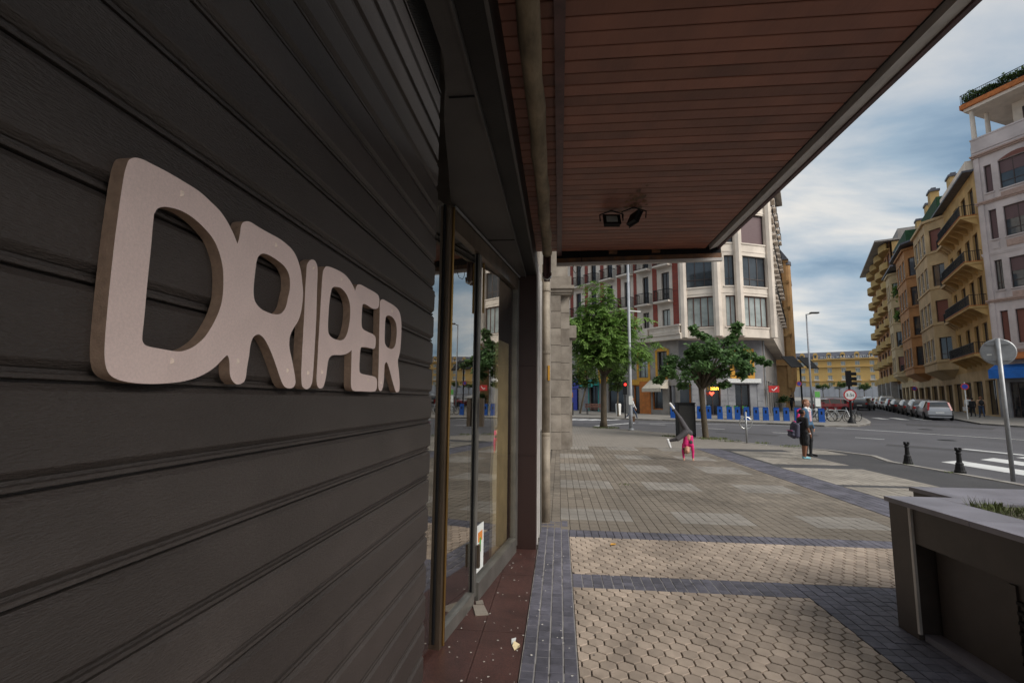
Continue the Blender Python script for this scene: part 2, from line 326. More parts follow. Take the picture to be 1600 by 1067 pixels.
M['far_paving'] = brickmat('far_paving', (0.27, 0.245, 0.215), (0.23, 0.205, 0.18), (0.15, 0.135, 0.12), 0.24, 0.16, 0.012)

# ------------------------------------------------------------------ ground
def sheet(name, poly, off, m, thick=0.0, parent=None):
    bm = bmesh.new(); fc = bm.faces.new([bm.verts.new((x, y, 0)) for x, y in poly])
    bm.normal_update()
    if fc.normal.z < 0: fc.normal_flip()
    for yy in (18.0, 340.0):
        bmesh.ops.bisect_plane(bm, geom=bm.verts[:] + bm.edges[:] + bm.faces[:], plane_co=(0, yy, 0), plane_no=(0, 1, 0))
    for v in bm.verts: v.co.z = G(v.co.x, v.co.y) + off
    if thick:
        r = bmesh.ops.extrude_face_region(bm, geom=bm.faces[:])
        tv = [g for g in r['geom'] if isinstance(g, bmesh.types.BMVert)]
        for v in tv: v.co.z += 0.0
        low = [v for v in bm.verts if v not in set(tv)]
        for v in low: v.co.z -= thick
    me = bpy.data.meshes.new(name); bm.to_mesh(me); bm.free(); me.materials.append(m)
    return ob(name, me, parent)
struct(sheet('ground', [(-900, -300), (900, -300), (900, 1200), (-900, 1200)], -0.10, M['asphalt']))
PLAZA = [(-12, -14), (9.6, -14), (9.65, 12), (9.5, 15), (10.0, 16.6), (9.5, 18.2), (7.95, 19.55), (6.9, 21.3), (5.7, 23.6), (3.75, 25.9), (.6, 28.0), (-6, 31.5), (-12, 34)]
struct(sheet('plaza_pavement', PLAZA, -0.014, M['joint'], 0.10))
ISLAND = [(-12, 42.4), (1.04, 37.95), (4.1, 36.9), (8.42, 35.55), (12.34, 34.3), (15.0, 33.0), (16.4, 32.0), (18.7, 32.6), (20.4, 34.3), (21.8, 36.5), (23.6, 39.9), (111, 220), (80, 240), (-12, 120)]
struct(sheet('far_pavement', ISLAND, 0.0, M['concrete'], 0.11))
RSIDE = [(36, 8), (30.2, 30), (28.9, 36.5), (96.4, 175.6), (125, 175), (70, 8)]
struct(sheet('side_street_pavement', RSIDE, 0.0, M['concrete'], 0.11))
def kerbline(name, pts, wd, off, side):
    mb = MB(); n = len(pts)
    for i in range(n - 1):
        a = Vector((*pts[i], 0)); b = Vector((*pts[i + 1], 0)); L = (b - a).length; k = max(1, int(L / 1.0)); t = (b - a) / L; nn = Vector((-t.y, t.x, 0)) * side * wd
        for j in range(k):
            p = a + t * (L * j / k + 0.008); q = a + t * (L * (j + 1) / k - 0.008)
            z0 = G(p.x, p.y) + off; z1 = G(q.x, q.y) + off
            P = [(p.x, p.y, z0), (q.x, q.y, z1), (q.x + nn.x, q.y + nn.y, z1), (p.x + nn.x, p.y + nn.y, z0)]
            mb.add(P + [(x, y, z - 0.12) for x, y, z in P], [(0, 1, 2, 3) if side > 0 else (3, 2, 1, 0), (0, 4, 5, 1), (1, 5, 6, 2), (2, 6, 7, 3), (3, 7, 4, 0)])
    return struct(mb.build(name, M['kerb']))
kerbline('plaza_kerb', PLAZA[1:], 0.16, 0.006, 1)
kerbline('far_kerb', [(x, y) for x, y in ISLAND[:12]], 0.18, 0.010, 1)
kerbline('side_street_kerb', RSIDE[:4], 0.2, 0.010, -1)

# road markings (on the carriageway, 0.1 m below the pavements)
def marking(name, poly):
    return struct(sheet(name, poly, -0.095, M['mark']))
K = 1.058
def strip(name, a, b, wd):
    a = Vector(a) * K; b = Vector(b) * K; t = (b - a).normalized(); n = Vector((-t.y, t.x)) * wd / 2
    return marking(name, [tuple(a + n), tuple(b + n), tuple(b - n), tuple(a - n)])
for i, x in enumerate((11.55, 13.35, 15.15)):
    marking('zebra_stripe', [(x - 0.02, (16.1, 17.0, 17.9)[i]), (x + 0.86, (16.6, 17.6, 18.3)[i]), (x + 0.86, 7.5), (x, 7.5)])
strip('stop_line', (14.55, 19.24), (16.4, 14.5), 0.30)
strip('lane_line', (15.69, 29.37), (21.5, 21.8), 0.16)
for a, b in (((10.56, 25.43), (11.3, 24.86)), ((7.76, 27.75), (8.83, 27.08)), ((5.47, 30.31), (6.34, 29.95)), ((13.2, 23.3), (14.0, 22.6))):
    strip('lane_dash', a, b, 0.13)
strip('lane_line', (2.02, 27.99), (4.74, 31.32), 0.26)
strip('lane_line', (5.0, 31.6), (14.4, 30.6), 0.14)
for i in range(5):
    strip('zebra_stripe', (-0.2 + i * 0.75, 33.0 + i * 0.1), (1.2 + i * 0.75, 34.7 + i * 0.02), 0.4)
for a, b in (((25.51, 42.16), (25.0, 40.0)), ((27.06, 42.54), (26.2, 39.7)), ((28.3, 42.0), (27.6, 39.4)), ((24.3, 43.6), (24.0, 42.2))):
    strip('zebra_stripe', a, b, 0.6)

M['patch'] = mat('asphalt_repair', (0.062, 0.06, 0.064), 0.9, c2=(0.048, 0.046, 0.05), scale=2, bump=0.5, bscale=120)
for q in ([(8.0, 26.2), (10.4, 24.6), (10.9, 25.3), (8.5, 27.0)], [(13.0, 21.0), (15.8, 18.2), (16.4, 18.9), (13.6, 21.8)], [(19, 27), (24, 21), (24.7, 21.6), (19.7, 27.7)], [(22.8, 34.5), (25.5, 31.5), (27, 33), (24, 36.4)], [(1.5, 31.5), (6.5, 30.2), (6.6, 30.8), (1.6, 32.1)]):
    struct(sheet('road_patch', q, -0.0975, M['patch']))
for x, y in ((12.4, 25.5), (17.5, 24.0), (21.5, 31.0)):
    struct(sheet('manhole_cover', [(x + .34 * math.cos(a * .3927), y + .34 * math.sin(a * .3927)) for a in range(16)], -0.0935, M['iron']))

# ------------------------------------------------------------------ paving pieces
def clip(poly, x0, x1, y0, y1):
    def cut(P, f, it):
        o = []
        for i in range(len(P)):
            a, b = P[i], P[(i + 1) % len(P)]
            fa, fb = f(a), f(b)
            if fa: o.append(a)
            if fa != fb: o.append(it(a, b))
        return o
    for ax, v, sg in ((0, x0, 1), (0, x1, -1), (1, y0, 1), (1, y1, -1)):
        if len(poly) < 3: return []
        def it(a, b, ax=ax, v=v):
            t = (v - a[ax]) / (b[ax] - a[ax]); return (a[0] + (b[0] - a[0]) * t, a[1] + (b[1] - a[1]) * t)
        poly = cut(poly, lambda p, ax=ax, v=v, sg=sg: sg * (p[ax] - v) >= -1e-9, it)
    return poly
def slabpiece(mb, poly, zt=0.0, th=0.016, ch=0.004):
    n = len(poly); cx = sum(p[0] for p in poly) / n; cy = sum(p[1] for p in poly) / n
    def sh(k): return [(cx + (x - cx) * k, cy + (y - cy) * k) for x, y in poly]
    r = max(math.hypot(x - cx, y - cy) for x, y in poly)
    k = 1 - ch / r
    v = [(x, y, zt - th) for x, y in poly] + [(x, y, zt - ch * 0.7) for x, y in poly] + [(x, y, zt) for x, y in sh(k)]
    f = [(i, (i + 1) % n, n + (i + 1) % n, n + i) for i in range(n)] + [(n + i, n + (i + 1) % n, 2 * n + (i + 1) % n, 2 * n + i) for i in range(n)] + [tuple(range(2 * n, 3 * n))]
    mb.add(v, f)
def field(name, polys, m_one, m_all, limit, label_mat=None):
    """polys: list of plan polygons; the `limit` nearest in front of the lens become pieces of their own"""
    base = bpy.data.objects.new(name, None); C.objects.link(base); struct(base)
    cen = lambda P: (sum(p[0] for p in P) / len(P), sum(p[1] for p in P) / len(P))
    vis = [P for P in polys if cen(P)[1] > 2.85]; rest = [P for P in polys if cen(P)[1] <= 2.85]
    vis.sort(key=lambda P: cen(P)[1] + 0.15 * abs(cen(P)[0] - 1.0))
    cache = {}
    for P in vis[:limit]:
        cx, cy = cen(P); key = tuple((round(x - cx, 3), round(y - cy, 3)) for x, y in P)
        if key not in cache:
            mb = MB(); slabpiece(mb, [(x - cx, y - cy) for x, y in P]); cache[key] = mb.mesh('paver', m_one)
        o = ob('paver', cache[key], base); o.location = (cx, cy, RN.uniform(-0.002, 0.002))
        o.rotation_euler = (RN.uniform(-.007, .007), RN.uniform(-.007, .007), RN.uniform(-.012, .012))
    rest += vis[limit:]
    if rest:
        mb = MB()
        for P in rest: slabpiece(mb, P, RN.uniform(-0.002, 0.001))
        stuff(mb.build('remaining_pavers', m_all, base))
    return base
def hexes(x0, x1, y0, y1, p=0.110, j=0.009):
    r = (p - j) / 2 / math.cos(math.pi / 6); dy = p * 0.8660; out = []
    rows = int((y1 - y0) / dy) + 2
    for i in range(rows):
        cy = y1 - 0.02 - i * dy
        for k in range(int((x1 - x0) / p) + 3):
            cx = x0 + 0.02 + (k - 0.5 * (i % 2)) * p
            h = [(cx + r * math.cos(math.radians(30 + 60 * a)), cy + r * math.sin(math.radians(30 + 60 * a))) for a in range(6)]
            q = clip(h, x0, x1, y0, y1)
            if len(q) >= 3:
                ar = abs(sum(q[i2][0] * q[(i2 + 1) % len(q)][1] - q[(i2 + 1) % len(q)][0] * q[i2][1] for i2 in range(len(q)))) / 2
                if ar > 0.0007: out.append(q)
    return out
def squares(x0, x1, y0, y1, px, py, jx=0.008, jy=0.004, phase=0.0):
    out = []; nx = max(1, round((x1 - x0) / px)); ny = max(1, round((y1 - y0) / py)); px = (x1 - x0) / nx; py = (y1 - y0) / ny
    for i in range(ny):
        for k in range(nx):
            a, b = x0 + k * px + jx / 2, x0 + (k + 1) * px - jx / 2; c, d = y0 + i * py + jy / 2, y0 + (i + 1) * py - jy / 2
            out.append([(a, c), (b, c), (b, d), (a, d)])
    return out
field('near_hexagon_paving', hexes(0.118, 2.118, 2.2, 4.545), M['hex'], M['hexi'], 300)
field('far_hexagon_paving', hexes(0.118, 4.80, 4.885, 6.145), M['hex'], M['hexi'], 300)
field('slate_border_paving', squares(-0.245, 0.112, 1.6, 6.9, 0.0875, 0.0863, 0.010, 0.0022), M['pav'], M['pavi'], 260)
field('slate_band_paving', squares(0.118, 2.12, 4.55, 4.88, 0.0925, 0.082, 0.007, 0.0018) + squares(2.124, 2.6, 3.0, 4.88, 0.095, 0.0875, 0.005, 0.004) + squares(2.6, 4.80, 4.2, 4.88, 0.0925, 0.0875, 0.005, 0.004) + squares(0.118, 4.80, 6.15, 6.46, 0.0925, 0.0775, 0.006, 0.003), M['pav'], M['pavi'], 300)
for nm, q in (('border_joint_bed', [(-0.245, 1.6), (0.114, 1.6), (0.114, 6.9), (-0.245, 6.9)]), ('band_joint_bed', [(.118, 4.55), (2.12, 4.55), (2.12, 4.88), (.118, 4.88)])):
    struct(sheet(nm, q, -0.0035, M['joint_pale']))
# the open plaza: brownish grey setts with paler squares
LX = [(0.05, 1.0), (1.65, 2.62), (3.4, 4.4)]; LY = [(6.98, 7.75), (9.4, 10.3), (11.8, 12.95), (14.3, 15.4), (16.8, 17.95)]
dark, light = [], []
for P in squares(-0.24, 4.80, 6.465, 18.0, 0.126, 0.178, 0.0055, 0.017):
    cx = (P[0][0] + P[1][0]) / 2; cy = (P[0][1] + P[2][1]) / 2
    (light if any(a < cx < b for a, b in LX) and any(a < cy < b for a, b in LY) else dark).append(P)
field('sett_paving', dark, M['grav'], M['grav'], 300)
field('pale_sett_paving', light, M['ligv'], M['ligv'], 120)
field('slate_path_paving', squares(4.82, 5.60, 6.2, 18.0, 0.13, 0.14, 0.007, 0.007), M['pavi'], M['pavi'], 0)
field('pale_tile_paving', squares(5.62, 7.6, 10.7, 13.18, 0.165, 0.165, 0.012, 0.008) + squares(5.62, 7.6, 7.0, 10.42, 0.165, 0.165, 0.012, 0.008) + squares(5.75, 7.7, 13.95, 17.2, 0.165, 0.165, 0.012, 0.008) + squares(7.75, 9.2, 16.7, 17.95, 0.165, 0.165, 0.012, 0.008), M['tile_light'], M['tile_light'], 200)
struct(sheet('dark_plaza_surface', [(5.605, -6), (9.42, -6), (9.46, 12), (9.3, 15), (9.75, 16.6), (9.3, 17.99), (5.605, 17.99)], -0.008, M['asphalt2']))
struct(sheet('plaza_rim_paving', [(-11.9, 18.0), (9.3, 18.0), (7.8, 19.45), (6.75, 21.2), (5.55, 23.5), (3.6, 25.75), (.5, 27.8), (-6, 31.3), (-11.9, 33.7)], -0.004, M['far_paving']))
struct(sheet('rear_paving', [(-0.24, -13), (5.6, -13), (5.6, 2.2), (2.6, 3.0), (2.124, 3.0), (2.12, 2.2), (0.115, 2.2), (0.115, 1.6), (-0.24, 1.6)], -0.006, M['tile_light']))

# ------------------------------------------------------------------ the shop building
shop = thing('shop_building', 'dark shop building with red granite pillar and doorstep beside the shutter', 'building', (-0.26, 5.55, 0))
SL = T(0.26, -5.55, 0)
def spart(mb, name, m, smooth=False): return mb.build(name, m, shop, SL, smooth)
mb = MB()
for i, (a, b) in enumerate(((0.0, 1.02), (1.023, 2.04), (2.043, 3.35))): mb.box(-0.485, -0.262, 5.55, 6.55, a, b)
spart(mb, 'pillar', M['granite_red'])
for a, b in ((-1.0, 2.35), (2.353, 3.62), (3.623, 4.75), (4.753, 5.548)):
    mb = MB(); mb.box(-1.6, -0.55, a, b, -0.02, 0.008); mb.box(-0.546, -0.252, a, b, -0.02, 0.0075); spart(mb, 'doorstep_slab', M['granite_floor'])
mb = MB(); mb.box(-6.0, -0.84, -9, 2.88, -0.1, 22); spart(mb, 'wall', M['dark_metal'])
mb = MB(); mb.box(-6.0, -0.62, 2.9, 6.9, 4.02, 22); mb.box(-0.84, -0.30, -9, 6.9, 4.0, 22.0); spart(mb, 'upper_wall', M['stone'])
mb = MB(); mb.prism([(-0.39, -3.0), (-0.39, 5.55), (-0.60, 5.55), (-0.80, 3.35), (-0.71, 2.9), (-0.595, 2.29), (-0.53, 2.05), (-0.49, 1.85), (-0.49, -3.0)], 3.10, 3.16); spart(mb, 'ceiling_panel', M['ceiling_metal'])
for y, xa in ((2.12, -.53), (4.22, -.68)):
    mb = MB(); mb.box(xa, -0.401, y, y + 0.008, 3.094, 3.099); spart(mb, 'ceiling_joint', M['black'])
mb = MB(); mb.box(-0.388, -0.262, -3, 5.55, 3.12, 3.42); spart(mb, 'beam', M['dark_metal'])
mb = MB(); mb.box(-0.400, -0.389, -3, 5.55, 3.085, 3.10); mb.box(-0.275, -0.2595, -3, 5.55, 3.108, 3.119); spart(mb, 'beam_lip', M['ceiling_metal'])
mb = MB(); mb.box(-4.2, -4.1, 2.9, 6.9, 0, 4); mb.box(-4.2, -0.6, 6.7, 6.75, 0, 4); mb.box(-4.2, -0.9, 2.905, 2.95, 0, 4); mb.box(-4.2, -0.85, 2.9, 6.7, -0.02, 0.004); spart(mb, 'room', M['interior'])
mb = MB(); mb.box(-0.50, -0.29, 6.56, 16.3, 0, 11.0); spart(mb, 'side_wall', M['stone'])
mb = MB()
for y0, y1, z1, x1 in ((5.75, 5.9, 3.3, -0.252), (6.05, 6.25, 3.3, -0.246), (6.56, 6.66, 3.3, -0.24)): mb.box(-0.288, x1, y0, y1, 0, z1)
spart(mb, 'door_trim', M['grey_lip'])
mb = MB(); mb.box(-0.288, -0.235, 6.30, 6.52, 0.0, 1.25); spart(mb, 'door_panel', M['alu'])

# red debris, dust, a loose tile on the step
db = thing('broken_tile', 'broken pale tile lying on the red granite step', 'tile', (-0.63, 3.95, 0.008), 0.4)
mb = MB(); mb.prism([(-.05, -.09), (.05, -.10), (.055, .06), (-.03, .09)], 0, 0.010); mb.build('shard', M['stone'], db)
mb = MB(); mb.prism([(.0, .11), (.06, .09), (.07, .17), (.01, .16)], 0, 0.008); mb.build('shard', M['stone'], db)
tr = thing('paper_scrap', 'crumpled pale paper scrap where step meets paving', 'litter', (-0.285, 3.42, 0.01), 0.3)
mb = MB(); mb.add([(-.025, -.04, 0), (.015, -.03, .015), (.025, .025, .004), (-.01, .05, .018), (-.03, .01, .006)], [(0, 1, 2, 4), (4, 2, 3)]); mb.build('scrap', M['board_tan'], tr)
mb = MB(); mb.prism([(-.03, .04), (.0, .06), (.02, .12), (-.015, .11)], 0, .004); mb.build('scrap', M['paper'], tr)
mb = MB()
for _ in range(150):
    x, y = (RN.uniform(-0.75, 0.1), RN.uniform(2.9, 5.4)) if RN.random() < .75 else (RN.uniform(.1, 3), RN.uniform(3, 6.4)); s = RN.uniform(.0025, .009)
    a = RN.random() * 6
    mb.add([(x + s * math.cos(a + k * 1.2566) * RN.uniform(.5, 1.4), y + s * math.sin(a + k * 1.2566) * RN.uniform(.5, 1.4), .0105) for k in range(5)], [(0, 1, 2, 3, 4)])
stuff(tag(mb.build('bird_droppings', M['dirt']), 'small pale droppings and dust specks on the paving', 'dust'))

mb = MB()
for _ in range(170):
    x, y = RN.uniform(-.2, 4.7), 2.9 + RN.random() ** 1.6 * 10; s = RN.uniform(.004, .011); a = RN.random() * 6
    mb.add([(x + s * math.cos(a + k * 1.0472) * RN.uniform(.7, 1.2), y + s * math.sin(a + k * 1.0472) * RN.uniform(.7, 1.2), .0042) for k in range(6)], [(0, 1, 2, 3, 4, 5)])
stuff(tag(mb.build('gum_spots', M['asphalt2']), 'dark trodden gum spots scattered over the paving', 'stains'))
lf = thing('fallen_leaf', 'small orange fallen leaf on the far hexagon paving', 'leaf', (.62, 5.86, .004), .6)
mb = MB(); mb.add([(-.05, 0, .004), (-.015, .03, .012), (.05, .01, .004), (.0, -.03, .01)], [(0, 3, 2, 1)]); mb.build('leaf_blade', M['yellow'], lf)

# ------------------------------------------------------------------ roller shutter
sh = thing('roller_shutter', 'closed dark brown roller shutter of wide horizontal slats behind the letters', 'shutter', (-0.78, 2.9, 0))
P_ = 0.165
prof = [(-.022, 0.0), (-.022, .0045), (-.0085, .0060), (-.0075, .0072), (-.0075, .0135), (-.0088, .0150), (-.0165, .0160), (-.0165, .0225), (-.0125, .0245), (-.0015, .0350), (0.0, .0375), (0.0, P_ - .0125), (-.0012, P_ - .0105), (-.0085, P_ - .0015), (-.0100, P_), (-.022, P_)]
Y0, Y1 = -5.4, 0.0
mb = MB(); n = len(prof)
mb.add([(x, Y0, z) for x, z in prof] + [(x, Y1, z) for x, z in prof] + [(-.04, Y0, 0), (-.04, Y1, 0), (-.04, Y0, P_), (-.04, Y1, P_)],
       [(i, n + i, n + i + 1, i + 1) for i in range(n - 1)] + [tuple(n + i for i in range(n)) + (2 * n + 3, 2 * n + 1)])
slat_me = mb.mesh('slat', M['shutter'])
for k in range(-1, 21):
    o = ob('slat', slat_me, sh); o.location = (RN.uniform(-.0007, .0007), RN.uniform(-.006, .004), .195 + P_ * (k - 0) - 0.012)
mb = MB(); mb.box(-.05, -.012, Y0, .0, 3.652, 4.0); mb.build('grille', M['grille'], sh)
mb = MB()
for i in range(130): mb.box(-.012, -.008, -2.6 + i * .02, -2.595 + i * .02, 3.652, 4.0)
for i in range(22): mb.box(-.0121, -.0081, Y0, 0.0, 3.66 + i * .016, 3.664 + i * .016)
mb.build('grille_mesh', M['dark_metal'], sh)
mb = MB(); mb.box(-.05, 0.004, Y0, 0.0, 3.617 + .036, 3.617 + .05); mb.build('grille_frame', M['shutter'], sh)

# ------------------------------------------------------------------ the letters
LETTERS=[
('D',[(1019, 1744), (1023, 2007), (1007, 2026), (985, 2045), (960, 2060), (930, 2069), (895, 2077), (850, 2079), (809, 2079), (772, 2077), (757, 2076), (745, 2073), (736, 2068), (729, 2060), (726, 2048), (724, 2035), (722, 2000), (720, 1920), (720, 1846), (721, 1783), (723, 1732), (727, 1705), (735, 1688), (749, 1679), (772, 1674), (810, 1672), (852, 1674), (898, 1680), (941, 1692), (980, 1712), (1010, 1737)],[(791, 1981), (792, 1922), (792, 1856), (793, 1795), (793, 1761), (795, 1748), (805, 1741), (834, 1739), (876, 1738), (898, 1743), (920, 1754), (944, 1774), (962, 1799), (979, 1831), (988, 1861), (989, 1894), (983, 1935), (967, 1968), (946, 1991), (917, 2006), (883, 2016), (851, 2018), (823, 2013), (807, 2007), (797, 1999), (793, 1990)],(0, 1)),
('R',[(1023, 2006), (1027, 2017), (1030, 2036), (1031, 2052), (1036, 2063), (1049, 2071), (1065, 2075), (1097, 2074), (1143, 2074), (1184, 2075), (1223, 2071), (1256, 2063), (1282, 2045), (1302, 2018), (1313, 1989), (1322, 1958), (1322, 1926), (1316, 1893), (1303, 1867), (1282, 1843), (1270, 1823), (1267, 1802), (1272, 1782), (1285, 1758), (1301, 1724), (1311, 1698), (1310, 1686), (1300, 1678), (1283, 1675), (1265, 1677), (1251, 1684), (1236, 1700), (1212, 1733), (1188, 1764), (1165, 1788), (1149, 1800), (1133, 1806), (1119, 1804), (1106, 1794), (1099, 1775), (1097, 1751), (1093, 1724), (1091, 1698), (1086, 1687), (1075, 1681), (1061, 1679), (1048, 1684), (1039, 1692), (1033, 1704), (1030, 1724), (1025, 1739), (1019, 1744)],[(1101, 1995), (1097, 1972), (1095, 1939), (1095, 1912), (1101, 1890), (1113, 1879), (1133, 1871), (1160, 1868), (1183, 1868), (1208, 1872), (1225, 1881), (1239, 1899), (1246, 1926), (1252, 1953), (1249, 1978), (1238, 1996), (1217, 2008), (1187, 2014), (1154, 2017), (1128, 2015), (1113, 2009)],(51, 0)),
('I',[(1333, 2038), (1339, 2053), (1351, 2064), (1366, 2070), (1383, 2068), (1395, 2055), (1399, 2033), (1402, 1977), (1407, 1892), (1408, 1808), (1408, 1735), (1405, 1697), (1394, 1681), (1377, 1675), (1362, 1677), (1349, 1684), (1342, 1705), (1339, 1731), (1337, 1800), (1336, 1880), (1333, 1961), (1333, 2010)],None,None),
('P',[(1678, 2044), (1644, 2065), (1605, 2078), (1562, 2083), (1495, 2080), (1458, 2075), (1441, 2065), (1431, 2045), (1429, 1988), (1429, 1919), (1429, 1839), (1430, 1765), (1430, 1714), (1435, 1692), (1445, 1682), (1459, 1679), (1474, 1683), (1484, 1697), (1492, 1723), (1496, 1753), (1502, 1774), (1517, 1787), (1542, 1793), (1595, 1798), (1637, 1807), (1673, 1823)],[(1494, 2003), (1486, 1965), (1484, 1917), (1486, 1876), (1496, 1856), (1522, 1848), (1555, 1846), (1589, 1849), (1616, 1863), (1635, 1891), (1645, 1932), (1643, 1971), (1630, 1998), (1601, 2018), (1561, 2027), (1521, 2022), (1503, 2015)],(25, 0)),
('E',[(1678, 2044), (1687, 2063), (1702, 2074), (1731, 2079), (1801, 2080), (1877, 2080), (1908, 2074), (1918, 2055), (1913, 2031), (1894, 2018), (1847, 2010), (1791, 2013), (1760, 2011), (1749, 2002), (1747, 1970), (1748, 1936), (1759, 1916), (1803, 1910), (1859, 1908), (1888, 1902), (1898, 1885), (1895, 1858), (1875, 1849), (1810, 1848), (1767, 1844), (1751, 1836), (1747, 1798), (1749, 1757), (1762, 1744), (1805, 1741), (1878, 1739), (1917, 1734), (1931, 1716), (1930, 1690), (1914, 1679), (1867, 1676), (1778, 1676), (1713, 1676), (1689, 1684), (1680, 1707), (1677, 1759), (1673, 1823)],None,(41, 0)),
('R',[(1925, 2049), (1936, 2063), (1960, 2071), (2014, 2072), (2096, 2071), (2159, 2062), (2193, 2038), (2211, 1993), (2212, 1941), (2206, 1880), (2192, 1848), (2181, 1830), (2183, 1809), (2201, 1768), (2217, 1718), (2215, 1688), (2191, 1679), (2166, 1682), (2144, 1699), (2106, 1739), (2064, 1785), (2039, 1805), (2021, 1804), (2010, 1789), (2009, 1742), (2003, 1703), (1988, 1684), (1968, 1681), (1952, 1691), (1945, 1717), (1941, 1791), (1933, 1904), (1929, 1980)],[(1997, 1992), (1996, 1944), (1999, 1897), (2015, 1879), (2049, 1871), (2095, 1872), (2129, 1888), (2145, 1923), (2147, 1966), (2129, 1997), (2091, 2013), (2044, 2016), (2011, 2008)],None),
]
SCREWS= [(847, 2052), (1170, 2053), (1369, 2048), (1560, 2059), (1809, 2057), (2070, 2041), (862, 1718), (1056, 1733), (1263, 1724), (1373, 1724), (1458, 1731), (1836, 1720), (1974, 1718)]
sign = thing('letter_sign', 'pinkish beige rounded board letters screwed to the dark shutter', 'sign', (-0.78, 1.2, 1.87))
def catmull(pts, k=4, keep=None):
    n = len(pts); out = []
    for i in range(n):
        p0, p1, p2, p3 = pts[i - 1], pts[i], pts[(i + 1) % n], pts[(i + 2) % n]
        if keep is not None and (i, (i + 1) % n) == keep:
            out.append(p1); continue
        if keep is not None:                       # do not bend through the butt joint
            if i == keep[1]: p0 = p1
            if (i + 1) % n == keep[0]: p3 = p2
        for j in range(k):
            t = j / k
            out.append(tuple(0.5 * ((2 * p1[a]) + (-p0[a] + p2[a]) * t + (2 * p0[a] - 5 * p1[a] + 4 * p2[a] - p3[a]) * t * t + (-p0[a] + 3 * p1[a] - 3 * p2[a] + p3[a]) * t ** 3) for a in (0, 1)))
    return out
for nm, outer, hole, keep in LETTERS:
    loops = [catmull([(y / 1000 - 1.2, z / 1000 - 1.87) for y, z in outer], 4, keep)]
    if hole: loops.append(catmull([(y / 1000 - 1.2, z / 1000 - 1.87) for y, z in hole], 4))
    flat = [p for l in loops for p in l]
    tris = geometry.tessellate_polygon([[Vector((p[0], p[1], 0)) for p in l] for l in loops])
    mb = MB(); nf = len(flat)
    mb.v = [(0.028, y, z) for y, z in flat] + [(0.001, y, z) for y, z in flat]
    for t in tris:
        a, b, c = (Vector((*flat[i], 0)) for i in t)
        t = tuple(t) if (b - a).cross(c - a).z > 0 else tuple(reversed(t))
        mb.f.append(t); mb.m.append(0); mb.f.append(tuple(nf + i for i in reversed(t))); mb.m.append(0)
    off = 0
    for li, l in enumerate(loops):
        n = len(l); ar = sum(l[i][0] * l[(i + 1) % n][1] - l[(i + 1) % n][0] * l[i][1] for i in range(n))
        for i in range(n):
            if li == 0 and keep and i == (n - 1 if keep[1] == 0 else 0): continue
            a, b = off + i, off + (i + 1) % n
            q = (a, nf + a, nf + b, b)
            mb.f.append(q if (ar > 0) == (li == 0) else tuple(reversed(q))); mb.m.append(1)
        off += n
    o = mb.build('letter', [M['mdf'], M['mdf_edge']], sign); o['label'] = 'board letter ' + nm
for y, z in SCREWS:
    mb = MB(); mb.lathe([(0.0062, 0.0), (0.0062, 0.0006), (0.0045, 0.0009), (0.0045, 0.0002), (.0005, .0002)], 14, T(0.028, y / 1000 - 1.2, z / 1000 - 1.87) @ RY(math.pi / 2) @ RX(RN.random()))
    mb.build('screw_plug', M['mdf_plug'], sign)

# ------------------------------------------------------------------ shop window
win = thing('shopfront_window', 'tall shop window with gold and bronze frame next to the shutter', 'window', (-0.79, 3.3, 0))
WL = T(0.79, -3.3, 0)
gA, gB = Vector((-0.835, 3.36, 0)), Vector((-0.515, 5.5, 0)); gd = (gB - gA).normalized(); WF = WL @ frame((gA.x, gA.y), (gd.x, gd.y))
# window frame coordinates: x along the glass, y towards the interior side (negative = towards the street)
Wl = (gB - gA).length
def wpart(mb, name, m): return mb.build(name, m, win, WF)
mb = MB(); mb.box(-.035, .035, -.05, .035, .0, 3.06); wpart(mb, 'post', M['bronze'])
mb = MB(); mb.tube([(.012, -.058, .02), (.012, -.058, 3.06)], .010, 10); wpart(mb, 'gold_rod', M['brass'])
mb = MB(); mb.box(-.062, -.045, -.02, .03, .05, 3.06); wpart(mb, 'post', M['black'])
mb = MB(); mb.box(.70, .715, -.02, .03, .05, 3.06); wpart(mb, 'mullion', M['black'])
mb = MB(); mb.box(.716, .775, -.035, .03, .05, 3.06); wpart(mb, 'mullion', M['alu'])
mb = MB(); mb.box(Wl - .05, Wl + .05, -.04, .03, .05, 3.06); wpart(mb, 'mullion', M['alu'])
mb = MB(); mb.box(.036, .699, -.045, .03, .0, .10); wpart(mb, 'bottom_rail', M['alu'])
mb = MB(); mb.box(.776, Wl - .051, -.055, .03, .0, .15); wpart(mb, 'bottom_rail', M['alu'])
mb = MB(); mb.box(.036, Wl, -.04, .03, 2.92, 3.07); wpart(mb, 'top_rail', M['bronze'])
mb = MB(); mb.box(.036, Wl, -.062, -.05, 3.07, 3.085); wpart(mb, 'top_rail', M['steel'])
mb = MB(); mb.box(.725, .765, -.085, -.051, 1.42, 1.66); mb.box(.725, .765, -.07, -.051, .28, .46); wpart(mb, 'handle', M['bronze'])
mb = MB(); mb.box(.757, .772, -.066, -.051, 2.4, 2.85); wpart(mb, 'handle', M['brass'])
gm = bpy.data.materials.new('shop_glass'); gm.use_nodes = True; nt = gm.node_tree; nt.nodes.remove(nt.nodes['Principled BSDF'])
gt = nt.nodes.new('ShaderNodeBsdfTransparent'); gg = nt.nodes.new('ShaderNodeBsdfGlossy'); gx = nt.nodes.new('ShaderNodeMixShader'); fr = nt.nodes.new('ShaderNodeFresnel')
gt.inputs[0].default_value = (0.93, 0.92, 0.88, 1); gg.inputs['Roughness'].default_value = 0.003; gg.inputs['Color'].default_value = (0.96, 0.95, 0.92, 1); fr.inputs[0].default_value = 1.5
